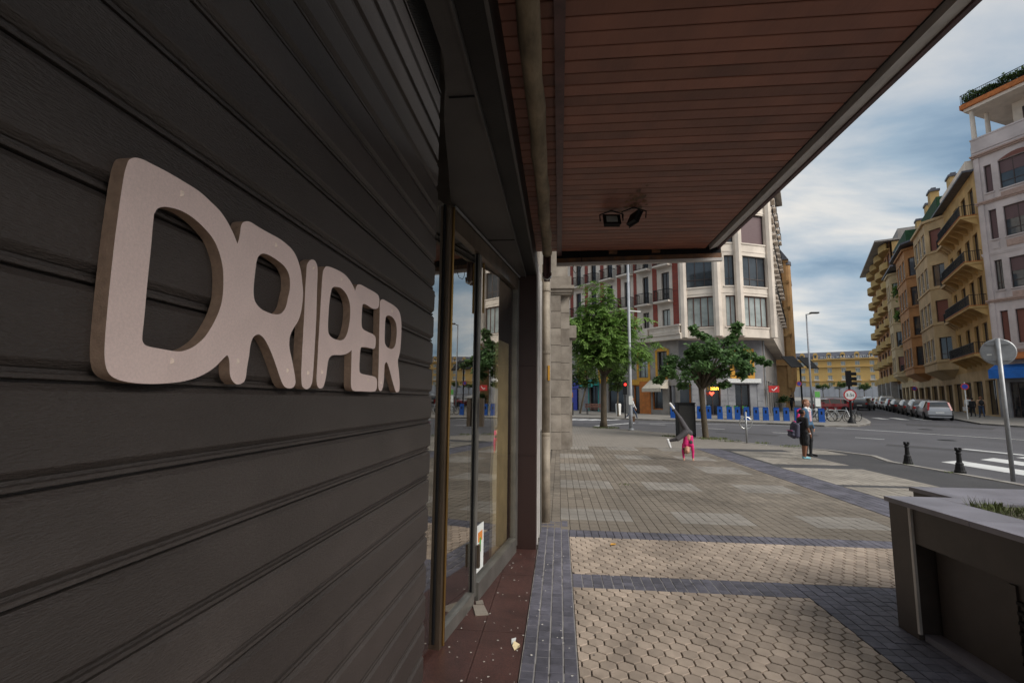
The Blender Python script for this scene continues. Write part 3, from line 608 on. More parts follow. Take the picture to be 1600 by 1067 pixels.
gn = nt.nodes.new('ShaderNodeTexNoise'); gn.inputs['Scale'].default_value = 0.9; gbp = nt.nodes.new('ShaderNodeBump'); gbp.inputs['Strength'].default_value = 0.02; gbp.inputs['Distance'].default_value = 0.02
nt.links.new(gn.outputs['Fac'], gbp.inputs['Height']); nt.links.new(gbp.outputs[0], gg.inputs['Normal'])
mr_ = nt.nodes.new('ShaderNodeMapRange'); mr_.inputs['To Min'].default_value = 0.42; nt.links.new(fr.outputs[0], mr_.inputs['Value']); nt.links.new(mr_.outputs[0], gx.inputs[0]); nt.links.new(gt.outputs[0], gx.inputs[1]); nt.links.new(gg.outputs[0], gx.inputs[2]); nt.links.new(gx.outputs[0], nt.nodes['Material Output'].inputs[0])
for a, b, z in ((.036, .699, .10), (.776, Wl - .051, .15)):
    mb = MB(); mb.add([(a, -.012, z), (b, -.012, z), (b, -.012, 2.92), (a, -.012, 2.92)], [(0, 1, 2, 3)]); wpart(mb, 'pane', gm)
mb = MB(); mb.add([(-.36, -.012, .05), (-.046, -.012, .05), (-.046, -.012, 3.06), (-.36, -.012, 3.06)], [(0, 1, 2, 3)]); wpart(mb, 'pane', gm)
nb = mb = MB(); mb.box(.80, 1.02, -.0165, -.0135, .20, .58); no = wpart(mb, 'notice', M['paper']); no['label'] = 'small printed notice taped low on the glass'
mb = MB(); mb.box(.86, .98, -.0185, -.0167, .44, .52); mb.build('print', M['orange'], no)
mb = MB(); mb.box(.90, .94, -.0188, -.0168, .35, .47); mb.build('print', M['green'], no)
bd = thing('display_board', 'tall tan board standing inside the shop window by the pillar', 'board', (-0.68, 5.2, 0))
BF = T(0.68, -5.2, 0) @ frame((gA.x, gA.y), (gd.x, gd.y))
mb = MB(); ed = [(1.50, .12), (1.53, .5), (1.49, .9), (1.55, 1.2), (1.50, 1.5), (1.56, 1.85), (1.53, 2.28)]
n = len(ed); mb.add([(x, .05, z) for x, z in ed] + [(2.09, .05, z) for x, z in ed] + [(x, .075, z) for x, z in ed] + [(2.09, .075, z) for x, z in ed],
       [(i, i + 1, n + i + 1, n + i) for i in range(n - 1)] + [(2 * n + i, 3 * n + i, 3 * n + i + 1, 2 * n + i + 1) for i in range(n - 1)] + [(n - 1, 3 * n - 1, 4 * n - 1, 2 * n - 1)] + [(i, 2 * n + i, 2 * n + i + 1, i + 1) for i in range(n - 1)])
mb.build('panel', M['board_tan'], bd, BF)

# ------------------------------------------------------------------ canopy
ZS = 3.35
can = thing('entrance_canopy', 'overhanging canopy lined with reddish brown wooden slats above the pavement', 'canopy', (0.7, 2.5, ZS))
CL = T(-0.7, -2.5, -ZS)
mb = MB()
x0, x1 = -0.26, 1.625
pr = [(-.0435, .02), (-.0435, .004), (-.0405, 0), (.0405, 0), (.0435, .004), (.0435, .02)]
mb.add([(x0, y, z) for y, z in pr] + [(x1, y, z) for y, z in pr], [(i, 6 + i, 7 + i, i + 1) for i in range(5)] + [(5, 11, 6, 0), (0, 1, 2, 3, 4, 5), tuple(reversed(range(6, 12)))])
sm = mb.mesh('slat', M['slat'])
for k in range(84):
    o = ob('slat', sm, can, CL @ T(0, 5.345 - k * .095, ZS + RN.uniform(-.0012, .0012)))
mb = MB(); mb.box(-0.29, 1.72, -3.0, 5.44, ZS + .021, ZS + .32); mb.build('deck', M['dark_metal'], can, CL)
mb = MB(); mb.box(-.02, .03, -2.6, 5.42, ZS - .045, ZS - .002); mb.build('edge_trim', M['plum'], can, CL)
mb = MB(); mb.add([(1.655, -3, ZS - .030), (1.755, -3, ZS + .008), (1.755, 5.36, ZS + .008), (1.655, 5.34, ZS - .030), (1.655, -3, ZS + .02), (1.755, -3, ZS + .02), (1.755, 5.36, ZS + .02), (1.655, 5.34, ZS + .02)],
                  [(0, 3, 2, 1), (4, 5, 6, 7), (0, 1, 5, 4), (1, 2, 6, 5), (2, 3, 7, 6), (3, 0, 4, 7)]); mb.build('lip', M['grey_lip'], can, CL)
mb = MB(); mb.box(1.757, 1.785, -3.0, 5.42, ZS - .005, ZS + .36); mb.build('fascia', M['plum'], can, CL)
def skew(mb, ya, yb, t, z0, z1, x0=-.03, x1=1.80):      # board across the canopy end, slightly out of square
    mb.add([(x0, ya, z0), (x1, yb, z0), (x1, yb + t, z0), (x0, ya + t, z0), (x0, ya, z1), (x1, yb, z1), (x1, yb + t, z1), (x0, ya + t, z1)],
           [(0, 3, 2, 1), (4, 5, 6, 7), (0, 1, 5, 4), (1, 2, 6, 5), (2, 3, 7, 6), (3, 0, 4, 7)])
mb = MB(); skew(mb, 5.50, 5.40, .03, ZS - .06, ZS + .36); mb.build('fascia', M['black'], can, CL)
mb = MB(); skew(mb, 5.485, 5.385, .012, ZS - .115, ZS - .058); mb.build('fascia', M['rust'], can, CL)
mb = MB(); skew(mb, 5.46, 5.36, .05, ZS - .150, ZS - .117); mb.build('lip', M['grey_lip'], can, CL)
for xx in (.57, 1.05):
    mb = MB(); mb.box(xx, xx + .09, 5.40, 5.46, ZS - .03, ZS + .02); mb.build('bracket', M['rust'], can, CL)
# rust bloom on the soffit beside the lamps
mb = MB()
for i in range(26):
    x, y = RN.gauss(.66, .05), RN.gauss(4.04, .12); s = RN.uniform(.008, .03); a = RN.random() * 6
    mb.add([(x + s * math.cos(a - k * 1.0472) * RN.uniform(.6, 1.2), y + s * 1.5 * math.sin(a - k * 1.0472) * RN.uniform(.6, 1.2), ZS - .0016 - i * .00004) for k in range(6)], [(0, 1, 2, 3, 4, 5)])
mb.build('rust_stain', M['rust'], can, CL)
mb = MB(); mb.tube([(.165, 5.455, ZS - .12), (.16, 5.45, ZS - .20), (.185, 5.45, ZS - .245), (.235, 5.45, ZS - .22), (.262, 5.45, ZS - .16), (.258, 5.45, ZS - .05), (.225, 5.44, ZS + .0)], .004, 6)
mb.build('loose_wire', M['black'], can, CL, True)
aw = thing('awning_roll', 'rolled beige awning fabric under the canopy along the shopfront', 'awning', (-0.125, 3, 3.22))
mb = MB(); pts = [(-.125 + .004 * math.sin(i * 1.7), -2.5 + i * .26, 3.23 + .004 * math.cos(i * 2.3)) for i in range(30)]
mb.tube(pts, [.05 + .004 * math.sin(i * 3.1) for i in range(30)], 14); mb.build('roll', M['fabric_roll'], aw, T(.125, -3, -3.22), True)
mb = MB(); mb.box(-.165, -.10, 5.06, 5.14, 2.93, 3.3); mb.tube([(-.155, 5.05, 3.28), (-.155, 5.05, 2.98), (-.13, 5.05, 2.93), (-.105, 5.05, 2.98), (-.105, 5.05, 3.28)], .018, 8); mb.build('folding_arm', M['plum'], aw, T(.125, -3, -3.22), True)
mb = MB(); mb.tube([(-.17, 5.03, 3.0), (-.165, 5.03, 2.945), (-.13, 5.03, 2.925), (-.095, 5.03, 2.945), (-.09, 5.03, 3.0)], .012, 8); mb.build('hook', M['stainless'], aw, T(.125, -3, -3.22), True)
for i, (x, y, rx, rz_, lb) in enumerate(((.47, 4.22, math.radians(62), math.radians(4), 'floodlight with pale lens facing out from the canopy slats'), (.66, 4.16, math.radians(115), math.radians(112), 'black floodlight tilted edge-on beside the pale lens lamp'))):
    fl = thing('floodlight', lb, 'floodlight', (x, y, ZS - .10), 0, 'lamps under the canopy')
    mm = RZ(rz_) @ RX(rx) @ Matrix.Scale(.82, 4)
    mb = MB(); mb.box(-.085, .085, -.065, .065, -.025, .02); mb.box(-.095, .095, -.075, .075, .02, .03); mb.build('housing', M['black'], fl, mm)
    mb = MB(); mb.box(-.06, .06, -.045, .045, .0305, .033); mb.build('lens', M['glass_c'], fl, mm)
    mb = MB(); mb.tube([(-.10, 0, 0), (-.105, 0, .06), (0, 0, .098), (.105, 0, .06), (.10, 0, 0)], .006, 6); mb.build('bracket', M['black'], fl)

# drainpipe and stone neighbour
dp = thing('drainpipe', 'dirty beige drainpipe on the wall beyond the granite pillar', 'pipe', (-0.19, 6.82, 0))
mb = MB(); mb.tube([(0, 0, -.01), (0, 0, 1.2)], [.064, .062], 16); mb.build('pipe', M['pipe'], dp, None, True)
mb = MB(); mb.tube([(0, 0, 1.18), (0, 0, 3.6)], .056, 16); mb.build('pipe', M['pipe'], dp, None, True)
for z in (1.15, 2.3, 3.2): mb = MB(); mb.lathe([(.06, z), (.066, z + .004), (.066, z + .03), (.06, z + .034)], 16); mb.build('clamp', M['pipe'], dp)
mb = MB(); mb.box(.03, .058, -.062, -.02, 1.92, 2.13); mb.build('sticker', M['yellow'], dp)
sb = thing('stone_pilaster', 'weathered stone pilaster of stacked blocks with moulded capital', 'pilaster', (-0.1, 16.6, 0))
PLm = T(.1, -16.6, 0)
for k in range(9):
    mb = MB(); z0 = k * .585; e = RN.uniform(-.008, .008)
    mb.box(-.30, .06 + e, 16.36, 17.3, z0 + .008, z0 + .575); mb.build('block', M['stone'], sb, PLm)
    mb = MB(); mb.box(.064 + e, .36 + e, 16.62, 17.35, z0 + .008, z0 + .577); mb.build('block', M['stone'], sb, PLm)
mb = MB(); mb.box(-.28, .04, 16.38, 17.28, 0, 5.26); mb.box(.04, .34, 16.64, 17.33, 0, 5.26); mb.build('core', M['joint'], sb, PLm)
mb = MB()
for i, (g, z0, z1) in enumerate(((.03, 5.265, 5.34), (.09, 5.342, 5.45), (.16, 5.452, 5.56), (.06, 5.562, 5.9))): mb.box(-.3 - g * .2, .36 + g, 16.36 - g, 17.3, z0, z1)
mb.build('capital', M['stone'], sb, PLm)
mb = MB(); mb.box(-.3, .30, 16.42, 17.28, 5.905, 10.5); mb.build('shaft', M['stone'], sb, PLm)
mb = MB(); mb.box(.362, .46, 17.5, 18.2, 0, 3.9); mb.box(.30, .62, 17.4, 18.3, 3.9, 4.35); mb.build('corbel', M['stone'], sb, PLm)
nbld = thing('stone_building', 'grey stone building behind the pilaster on the plaza edge', 'building', (-3, 24, 0))
mb = MB(); mb.box(-8, -.5, 16.3, 24, -.1, 16); mb.build('wall', M['stone'], nbld, T(3, -24, 0))

# ------------------------------------------------------------------ planter in the foreground
pl = thing('bench_planter', 'dark angular planter with slate coping and grass at the pavement corner', 'planter', (2.9, 3.6, 0))
PM = T(-2.9, -3.6, 0)
mb = MB(); mb.box(2.52, 2.75, 3.87, 4.08, .0, .905); mb.build('corner_post', M['planter'], pl, PM)
mb = MB(); mb.box(2.512, 2.53, 3.845, 3.868, .045, .905); mb.build('edge_strip', M['grey_lip'], pl, PM)
mb = MB(); mb.box(2.53, 2.75, -1.5, 3.844, .66, .905); mb.build('top_band', M['planter'], pl, PM)
mb = MB(); mb.box(2.66, 2.75, -1.5, 3.844, .0, .659); mb.build('side_panel', M['planter'], pl, PM)
mb = MB(); mb.box(2.55, 2.659, -1.5, 3.86, .0, .045); mb.build('plinth', M['slate'], pl, PM)
for k in range(7):
    mb = MB(); mb.box(2.635, 2.659, 2.72, 3.22, .17 + k * .055, .19 + k * .055, 0); mb.build('vent_slat', M['black'], pl, PM)
for ya in (3.225, 2.67):
    mb = MB(); mb.box(2.645, 2.662, ya, ya + .045, .13, .60); mb.build('vent_frame', M['planter'], pl, PM)
mb = MB(); mb.box(2.75, 3.02, 4.0, 4.08, .0, .905); mb.box(3.02, 6.5, 4.0, 4.56, .0, .905); mb.build('back_panel', M['planter'], pl, PM)
for (a, b, c, d) in ((2.50, 2.87, 3.32, 4.10), (2.50, 2.87, 2.30, 3.316), (2.50, 2.87, 1.25, 2.296), (2.50, 2.87, -1.5, 1.246), (2.874, 3.30, 3.88, 4.10), (3.304, 4.4, 3.88, 4.10), (3.00, 4.4, 4.104, 4.58), (4.404, 6.5, 3.88, 4.58)):
    mb = MB(); mb.box(a, b, c, d, .906, .94); mb.build('coping', M['slate'], pl, PM)
mb = MB(); mb.box(2.872, 6.5, -1.5, 3.878, .5, .922); mb.build('soil', M['soil'], pl, PM)
mb = MB()
for _ in range(9000):
    x = 2.89 + RN.random() ** 1.3 * 3.0; y = RN.uniform(2.4, 3.86); h = RN.uniform(.02, .055) * (1 + .8 * math.sin(x * 5) * math.sin(y * 7)); a = RN.random() * 6.28; wv = .003; lx, ly = RN.gauss(0, .018), RN.gauss(0, .018)
    mb.add([(x - wv * math.cos(a), y - wv * math.sin(a), .92), (x + wv * math.cos(a), y + wv * math.sin(a), .92), (x + lx, y + ly, .92 + h)], [(0, 1, 2)])
for sx, sy in ((3.42, 3.7), (3.05, 3.8), (3.75, 3.55)):
    for _ in range(26):
        a = RN.random() * 6.28; h = RN.uniform(.02, .06); r = RN.uniform(.0, .04)
        x, y = sx + r * math.cos(a), sy + r * math.sin(a)
        mb.add([(x - .006, y, .92), (x + .006, y, .92), (x + .02 * math.cos(a), y + .02 * math.sin(a), .92 + h), (x + .012 * math.cos(a), y + .03 * math.sin(a), .92 + h * .6)], [(0, 1, 2), (0, 2, 3)])
stuff(mb.build('grass', M['grass'], pl, PM))

# ------------------------------------------------------------------ buildings
def facade(parent, name, F, wd, z0, z1, holes, m, depth=0.22, reveal=None):
    """vertical wall in frame F (x along, y out) with recessed openings (x0, x1, za, zb)"""
    hs = [h for h in holes]
    xs = sorted({0.0, wd, *[round(h[0], 3) for h in hs], *[round(h[1], 3) for h in hs]})
    zs = sorted({z0, z1, *[round(h[2], 3) for h in hs], *[round(h[3], 3) for h in hs]})
    mb = MB(); idx = {}
    def V(x, z, y=0.0):
        k = (x, z, y)
        if k not in idx: idx[k] = len(mb.v); mb.v.append((x, y, z))
        return idx[k]
    for i in range(len(xs) - 1):
        for j in range(len(zs) - 1):
            cx, cz = (xs[i] + xs[i + 1]) / 2, (zs[j] + zs[j + 1]) / 2
            if any(h[0] < cx < h[1] and h[2] < cz < h[3] for h in hs): continue
            mb.f.append((V(xs[i + 1], zs[j]), V(xs[i], zs[j]), V(xs[i], zs[j + 1]), V(xs[i + 1], zs[j + 1]))); mb.m.append(0)
    for h in hs:
        a, b, c, d = round(h[0], 3), round(h[1], 3), round(h[2], 3), round(h[3], 3)
        P = [(a, c), (b, c), (b, d), (a, d)]
        for k in range(4):
            p, q = P[k], P[(k + 1) % 4]
            mb.f.append((V(*p), V(*q), V(*q, -depth), V(*p, -depth))); mb.m.append(0)
    return mb.build(name, m, parent, F)
WC = {}
def window(parent, F, x0, x1, za, zb, style='wood', depth=0.16, pane=None, arch=False):
    fm, pm, nv, nh, fw = {'wood': ('wood_win', 'glass_c', 4, 1, .09), 'dark': ('dark_win', 'glass_f', 3, 2, .08), 'slim': ('dark_win', 'glass_d', 2, 1, .06), 'white': ('white_win', 'glass_f', 2, 2, .07),
                          'wood1': ('wood_win', 'glass_c', 2, 1, .08), 'dark1': ('dark_win', 'glass_f', 2, 2, .07), 'blind': ('dark_win', 'blind_p', 1, 1, .07), 'blindr': ('dark_win', 'blind_r', 1, 1, .06),
                          'half': ('dark_win', 'glass_f', 3, 2, .07), 'shop': ('dark_win', 'glass_d', 2, 1, .08), 'hotel': ('white_win', 'glass_c', 2, 2, .16), 'shop_o': ('orange_wood', 'glass_d', 1, 1, .10)}[style]
    if pane: pm = pane
    wd, ht = round(x1 - x0, 2), round(zb - za, 2); key = (wd, ht, style, pm)
    if key not in WC:
        mb = MB(); mb.box(0, fw, -.06, 0, 0, ht); mb.box(wd - fw, wd, -.06, 0, 0, ht); mb.box(fw, wd - fw, -.06, 0, 0, fw); mb.box(fw, wd - fw, -.06, 0, ht - fw, ht)
        for i in range(1, nv): mb.box(wd * i / nv - fw * .4, wd * i / nv + fw * .4, -.055, -.004, fw, ht - fw)
        if nh > 1 and style != 'hotel': mb.box(fw, wd - fw, -.054, -.006, ht * .24, ht * .24 + fw * .8)
        pb = MB(); pb.add([(wd - fw / 2, -.04, fw / 2), (fw / 2, -.04, fw / 2), (fw / 2, -.04, ht - fw / 2), (wd - fw / 2, -.04, ht - fw / 2)], [(0, 1, 2, 3)])
        if style == 'half':
            pb2 = MB(); pb2.add([(wd - fw, -.012, ht * .55), (fw, -.012, ht * .55), (fw, -.012, ht - fw), (wd - fw, -.012, ht - fw)], [(0, 1, 2, 3)]); h2 = pb2.mesh('blind', M['blind_p'])
        else: h2 = None
        WC[key] = (mb.mesh('window', M[fm]), pb.mesh('pane', M[pm]), h2)
    a, b, h2 = WC[key]
    o = ob('window', a, parent, F @ T(x0, -depth, za)); ob('pane', b, o)
    if h2: ob('blind', h2, o)
    return o
def railing(parent, F, x0, x1, y, z, h=1.0, sides=True, m='iron'):
    mb = MB(); mb.box(x0, x1, y - .02, y + .02, z + h - .05, z + h); mb.box(x0, x1, y - .015, y + .015, z + .06, z + .10)
    n = max(2, int((x1 - x0) / .14))
    for i in range(n + 1): x = x0 + (x1 - x0) * i / n; mb.box(x - .012, x + .012, y - .012, y + .012, z, z + h - .05)
    if sides:
        for x in (x0, x1):
            mb.box(x - .02, x + .02, .0, y, z + h - .05, z + h)
            k = max(1, int(y / .14))
            for i in range(k): mb.box(x - .012, x + .012, y * i / k - .012, y * i / k + .012, z, z + h - .05)
    return mb.build('railing', M[m], parent, F)
def balcony(parent, F, x0, x1, z, proj, m, edge=None, brackets=True, rail=True, th=.16):
    mb = MB(); mb.box(x0, x1, 0, proj, z - th, z); o = mb.build('balcony', m, parent, F)
    if edge: mb = MB(); mb.box(x0 - .04, x1 + .04, .0, proj + .05, z, z + .05); mb.build('edge', edge, o)
    if brackets:
        k = max(2, int((x1 - x0) / 1.6))
        for i in range(k + 1):
            x = x0 + .2 + (x1 - x0 - .4) * i / k; mb = MB()
            mb.add([(x - .12, 0, z - th - .75), (x + .12, 0, z - th - .75), (x + .12, 0, z - th), (x - .12, 0, z - th), (x - .12, proj * .85, z - th), (x + .12, proj * .85, z - th)], [(0, 1, 5, 4), (0, 4, 3), (1, 2, 5), (3, 4, 5, 2), (0, 3, 2, 1)]); mb.build('bracket', m, o)
    if rail: railing(o, None, x0 + .03, x1 - .03, proj - .04, z + (.05 if edge else 0))
    return o

# --- the white corner building
P0, P1, P2, P3 = (10.46, 41.3), (12.97, 40.35), (14.74, 40.35), (17.72, 41.5)
vdir, udir = (-.669, .743), (.437, .900)
ub = Vector(udir).normalized(); ENDR = (P3[0] + ub.x * 23, P3[1] + ub.y * 23)
wbld = thing('corner_building', 'cream corner apartment building with red brick strips, rounded bay and awning shops', 'building', (14, 43, .46))
WB = T(-14, -43, -.46)
ZT = 27.0
def wf(P, d): return WB @ frame(P, d)
FL = [7.78, 11.18, 14.85, 18.3, 21.8]
# bay faces, run from right to left so that y points outwards
for (A, B, wins) in ((P1, P0, (0.18, 2.43)), (P2, P1, (.27, 1.10)), (P3, P2, (.36, 2.72))):
    d = (B[0] - A[0], B[1] - A[1]); L = math.hypot(*d); F = wf(A, d); hs = []
    for i, z in enumerate(FL): hs.append((wins[0], wins[1], z, z + 2.58))
    facade(wbld, 'wall', F, L, 6.95, ZT, hs, M['cream'])
    for i, (a, b, z, t) in enumerate(hs):
        narrow = (b - a) < 1.2
        if i == 0: window(wbld, F, a, b, z, t, 'wood1' if narrow else 'wood')
        elif i == 2 and not narrow: window(wbld, F, a, b, z, t, 'blind')
        else: window(wbld, F, a, b, z, t, 'dark1' if narrow else 'dark')
        mb = MB(); mb.box(a - .1, b + .1, -.05, .06, z - .12, z - .002); mb.build('sill', M['cream'], wbld, F)
    for z in (10.75, 14.25, 17.75):
        mb = MB(); mb.box(0.0, L, .002, .03, z - .18, z - .08); mb.build('moulding', M['cream'], wbld, F)
# pilasters at the corners of the bay
for P in (P0, P1, P2, P3):
    mb = MB(); mb.lathe([(.34, 6.96), (.34, ZT)], 8, WB @ T(P[0], P[1], 0)); mb.build('pilaster', M['cream'], wbld)
# soffit of the overhanging storeys
mb = MB(); poly = [P0, P1, P2, P3, ENDR, (ENDR[0] - 8, ENDR[1] + 4), (P0[0] - .669 * 26 - 0, P0[1] + .743 * 26)]
mb.prism(poly, 6.90, 6.948, M=WB); mb.prism(poly, ZT, ZT + .3, M=WB); mb.build('slab', M['cream'], wbld)
# left facade
Fl = wf(P0, vdir); LW = 26.0; hs = []; st = []
cols = [(1.3, 2.12), (3.5, 4.18)] + [(5.6 + 2.2 * k, 6.35 + 2.2 * k) for k in range(9)]
for (a, b) in cols:
    for i, z in enumerate((8.2, 10.32, 13.55, 17.05, 20.6)):
        t = (9.62, 12.95, 16.2, 19.7, 23.2)[i]; hs.append((a, b, z, t)); st.append(i)
facade(wbld, 'wall', Fl, LW, 6.95, ZT, hs, M['cream'])
for (a, b, z, t), i in zip(hs, st):
    window(wbld, Fl, a, b, z, t, 'slim', pane='glass_c' if (i == 0 and a < 3) else None)
for (a, b) in cols:
    for z in (10.30, 13.53, 17.03, 20.58):
        balcony(wbld, Fl, a - .38, b + .38, z, .75, M['cream'], brackets=False)
for (a, b) in ((.28, .95), (2.58, 3.05), (4.85, 5.2)) + tuple((6.75 + 2.2 * k, 7.2 + 2.2 * k) for k in range(8)):
    mb = MB(); mb.box(a, b, .002, .035, 8.15, ZT - .5); mb.build('brick_strip', M['redbrick'], wbld, Fl)
mb = MB(); mb.box(.0, 5.6, .0, .5, 6.85, 7.25); mb.box(0, 5.6, .0, .62, 7.25, 7.36); mb.build('ledge', M['cream'], wbld, Fl)
mb = MB()
for i in range(24): mb.lathe([(.05, 7.37), (.075, 7.55), (.045, 7.75), (.06, 7.98)], 8, Fl @ T(.18 + i * .13, .42, 0))
stuff(mb.build('baluster', M['cream'], wbld))
mb = MB(); mb.box(.05, 3.35, .30, .54, 7.98, 8.10); mb.box(3.36, 5.6, .30, .54, 7.37, 8.10); mb.build('handrail', M['cream'], wbld, Fl)
# right facade along the side street
Fr = wf(ENDR, (-ub.x, -ub.y)); hs = []
for k in range(9):
    for i, z in enumerate((7.8, 10.9, 14.4, 17.9, 21.4)): hs.append((.8 + 2.45 * k, 1.8 + 2.45 * k, z, z + 2.4))
facade(wbld, 'wall', Fr, 23.0, 6.95, ZT, hs, M['cream'])
for h in hs: window(wbld, Fr, *h, 'slim')
for k in range(9):
    for z in (10.85, 14.35, 17.85, 21.35): balcony(wbld, Fr, .55 + 2.45 * k, 2.05 + 2.45 * k, z, .42, M['cream'], brackets=False)
mb = MB(); mb.box(-.2, 23.3, .0, .7, ZT - .4, ZT + .2); mb.build('cornice', M['pebble'], wbld, Fr)
# ground floor, set back under the bay
GA, GB, GC = (9.6, 42.6), (17.2, 42.6), (17.2 + ub.x * 22, 42.6 + ub.y * 22)
Fg = wf(GB, (-1, 0)); Lg = GB[0] - GA[0]
hs = [(1.15, 2.35, .5, 3.15), (3.55, 4.75, .5, 3.2), (5.95, 7.0, .5, 3.2), (1.05, 2.3, 3.85, 5.7)]
facade(wbld, 'wall', Fg, Lg, .2, 6.95, hs, M['greystone'], .3)
window(wbld, Fg, *hs[0], 'shop', .24); window(wbld, Fg, *hs[1], 'shop', .24); window(wbld, Fg, *hs[2], 'shop_o', .24); window(wbld, Fg, *hs[3], 'slim')
mb = MB(); mb.box(.7, 2.7, .002, .06, 3.62, 3.86); mb.box(.7, 1.04, .002, .06, 3.86, 5.9); mb.box(2.31, 2.7, .002, .06, 3.86, 5.9); mb.box(.7, 2.7, .002, .06, 5.9, 6.15); mb.build('yellow_surround', M['yellow'], wbld, Fg)
mb = MB(); mb.box(.3, 3.0, .002, .3, 3.25, 3.6); mb.build('shop_fascia', M['white'], wbld, Fg)
for k in range(6):
    for x in (.02, 2.4, 3.0, 4.8, 5.35):
        mb = MB(); mb.box(x + .03, x + .55, .001, .03, .3 + k * .48, .75 + k * .48); mb.build('stone_panel', M['greystone'], wbld, Fg)
Fgr = wf(GC, (-ub.x, -ub.y)); hs = [(1 + 3.4 * k, 3.2 + 3.4 * k, .6, 3.6) for k in range(6)]
facade(wbld, 'wall', Fgr, 22, .2, 6.95, hs, M['pebble'], .25)
for h in hs: window(wbld, Fgr, *h, 'shop', .2)
mb = MB(); mb.tube([(21.6, .1, .3), (21.6, .1, 6.9)], .07, 8); mb.build('downpipe', M['steel'], wbld, Fgr)
GL = (GA[0] + .35, GA[1] - .9)
Fgl = wf((10.15, 42.0), vdir); hs = [(1.16, 2.18, 3.95, 6.0), (3.2, 4.26, 3.75, 5.85), (8.2, 9.1, 3.75, 5.85), (11.2, 12.1, 3.75, 5.85), (.45, 1.1, .35, 3.0), (1.75, 2.9, .9, 3.05), (4.2, 5.0, .35, 3.1), (6.1, 8.1, .35, 3.9), (9.3, 10.6, .4, 3.3), (12.2, 14.2, .4, 3.3)]
facade(wbld, 'wall', Fgl, 24, .2, 6.95, hs, M['pebble'], .28)
for i, h in enumerate(hs): window(wbld, Fgl, *h, ('slim', 'slim', 'slim', 'slim', 'shop', 'shop_o', 'shop_o', 'shop', 'shop', 'shop')[i], .2, 'glass_c' if i == 1 else None)
for (a, b, z, t) in hs[:4]:
    mb = MB(); mb.box(a - .2, a - .001, .002, .07, z - .22, t + .1); mb.box(b + .001, b + .2, .002, .07, z - .22, t + .1); mb.box(a, b, .002, .07, z - .42, z - .001)
    n = 8
    pts = [(a - .2 + (b - a + .4) * i / n, t + .1 + .28 * math.sin(math.pi * i / n) + (.0)) for i in range(n + 1)]; low = [(a - .2 + (b - a + .4) * i / n, t + .001 + (.10 if i in (0, n) else 0)) for i in range(n + 1)]
    for i in range(n):
        q = [(pts[i][0], pts[i][1]), (pts[i + 1][0], pts[i + 1][1]), (low[i + 1][0], low[i + 1][1]), (low[i][0], low[i][1])]
        mb.add([(x, .07, zz2) for x, zz2 in q] + [(x, .002, zz2) for x, zz2 in q], [(0, 1, 2, 3), (0, 4, 5, 1), (3, 2, 6, 7)])
    mb.build('yellow_surround', M['yellow'], wbld, Fgl)
mb = MB(); mb.box(3.02, 4.15, .002, .12, .35, 3.4); mb.build('orange_shopfront', M['orange_wood'], wbld, Fgl)
mb = MB(); mb.box(3.0, 5.3, .002, .10, 3.1, 3.6); mb.build('yellow_fascia', M['yellow'], wbld, Fgl)
mb = MB(); mb.box(8.3, 9.2, .002, .06, .3, 3.4); mb.box(10.7, 11.6, .002, .06, .3, 3.4); mb.build('stone_panel', M['greystone'], wbld, Fgl)
mb = MB(); mb.box(9.25, 9.32, .002, .1, .4, 3.4); mb.box(10.6, 10.68, .002, .1, .4, 3.4); mb.box(9.25, 10.68, .002, .1, 3.31, 3.5); mb.build('teal_shopfront', M['tealp'], wbld, Fgl)
mb = MB(); mb.box(12.0, 14.6, .002, .12, 2.9, 3.9); mb.build('blue_fascia', M['signblue'], wbld, Fgl)
def shop_awning(name, label, F, x0, x1, z, drop, out, m, val=.28):
    t = thing(name, label, 'awning', (0, 0, 0)); t.matrix_basis = WB.inverted() @ F @ T(x0, 0, z - drop)
    w_ = x1 - x0
    mb = MB(); mb.add([(0, 0.13, drop), (w_, 0.13, drop), (w_, out, 0), (0, out, 0), (0, 0.13, drop - .03), (w_, 0.13, drop - .03), (w_, out, -.03), (0, out, -.03)], [(3, 2, 1, 0), (4, 5, 6, 7), (0, 4, 7, 3), (1, 2, 6, 5), (2, 3, 7, 6), (0, 1, 5, 4)]); mb.build('canvas', m, t)
    mb = MB(); mb.box(0, w_, out - .02, out, -val - .03, -.031); mb.build('valance', m, t)
    mb = MB()
    for x in (.04, w_ - .04): mb.add([(x, .13, drop - .03), (x, out, -.035), (x, .13, -.03), (x + .02, .13, drop - .03), (x + .02, out, -.035), (x + .02, .13, -.03)], [(0, 1, 2), (5, 4, 3), (0, 3, 4, 1)])
    mb.build('side', m, t)
    return t
shop_awning('shop_awning', 'cream canvas awning over the shop window of the corner building', Fgl, 1.0, 2.95, 3.5, .75, 1.3, M['canvas'])
shop_awning('shop_awning', 'small teal awning over the shopfront behind the bench', Fgl, 9.1, 10.9, 3.75, .6, 1.1, M['tealp'], .15)
def textob(name, body, size, m, parent, Mx, ext=.02, sp=1.0):
    cu_ = bpy.data.curves.new(name, 'FONT'); cu_.body = body; cu_.size = size; cu_.extrude = ext; cu_.align_x = 'CENTER'; cu_.align_y = 'CENTER'; cu_.materials.append(m)
    cu_.space_character = sp
    o = bpy.data.objects.new(name, cu_); C.objects.link(o); bpy.context.view_layer.update()
    me = bpy.data.meshes.new_from_object(o.evaluated_get(bpy.context.evaluated_depsgraph_get())); me.name = name
    bpy.data.objects.remove(o); bpy.data.curves.remove(cu_)
    o = bpy.data.objects.new(name, me); C.objects.link(o); o.parent = parent
    if Mx is not None: o.matrix_basis = Mx
    return o
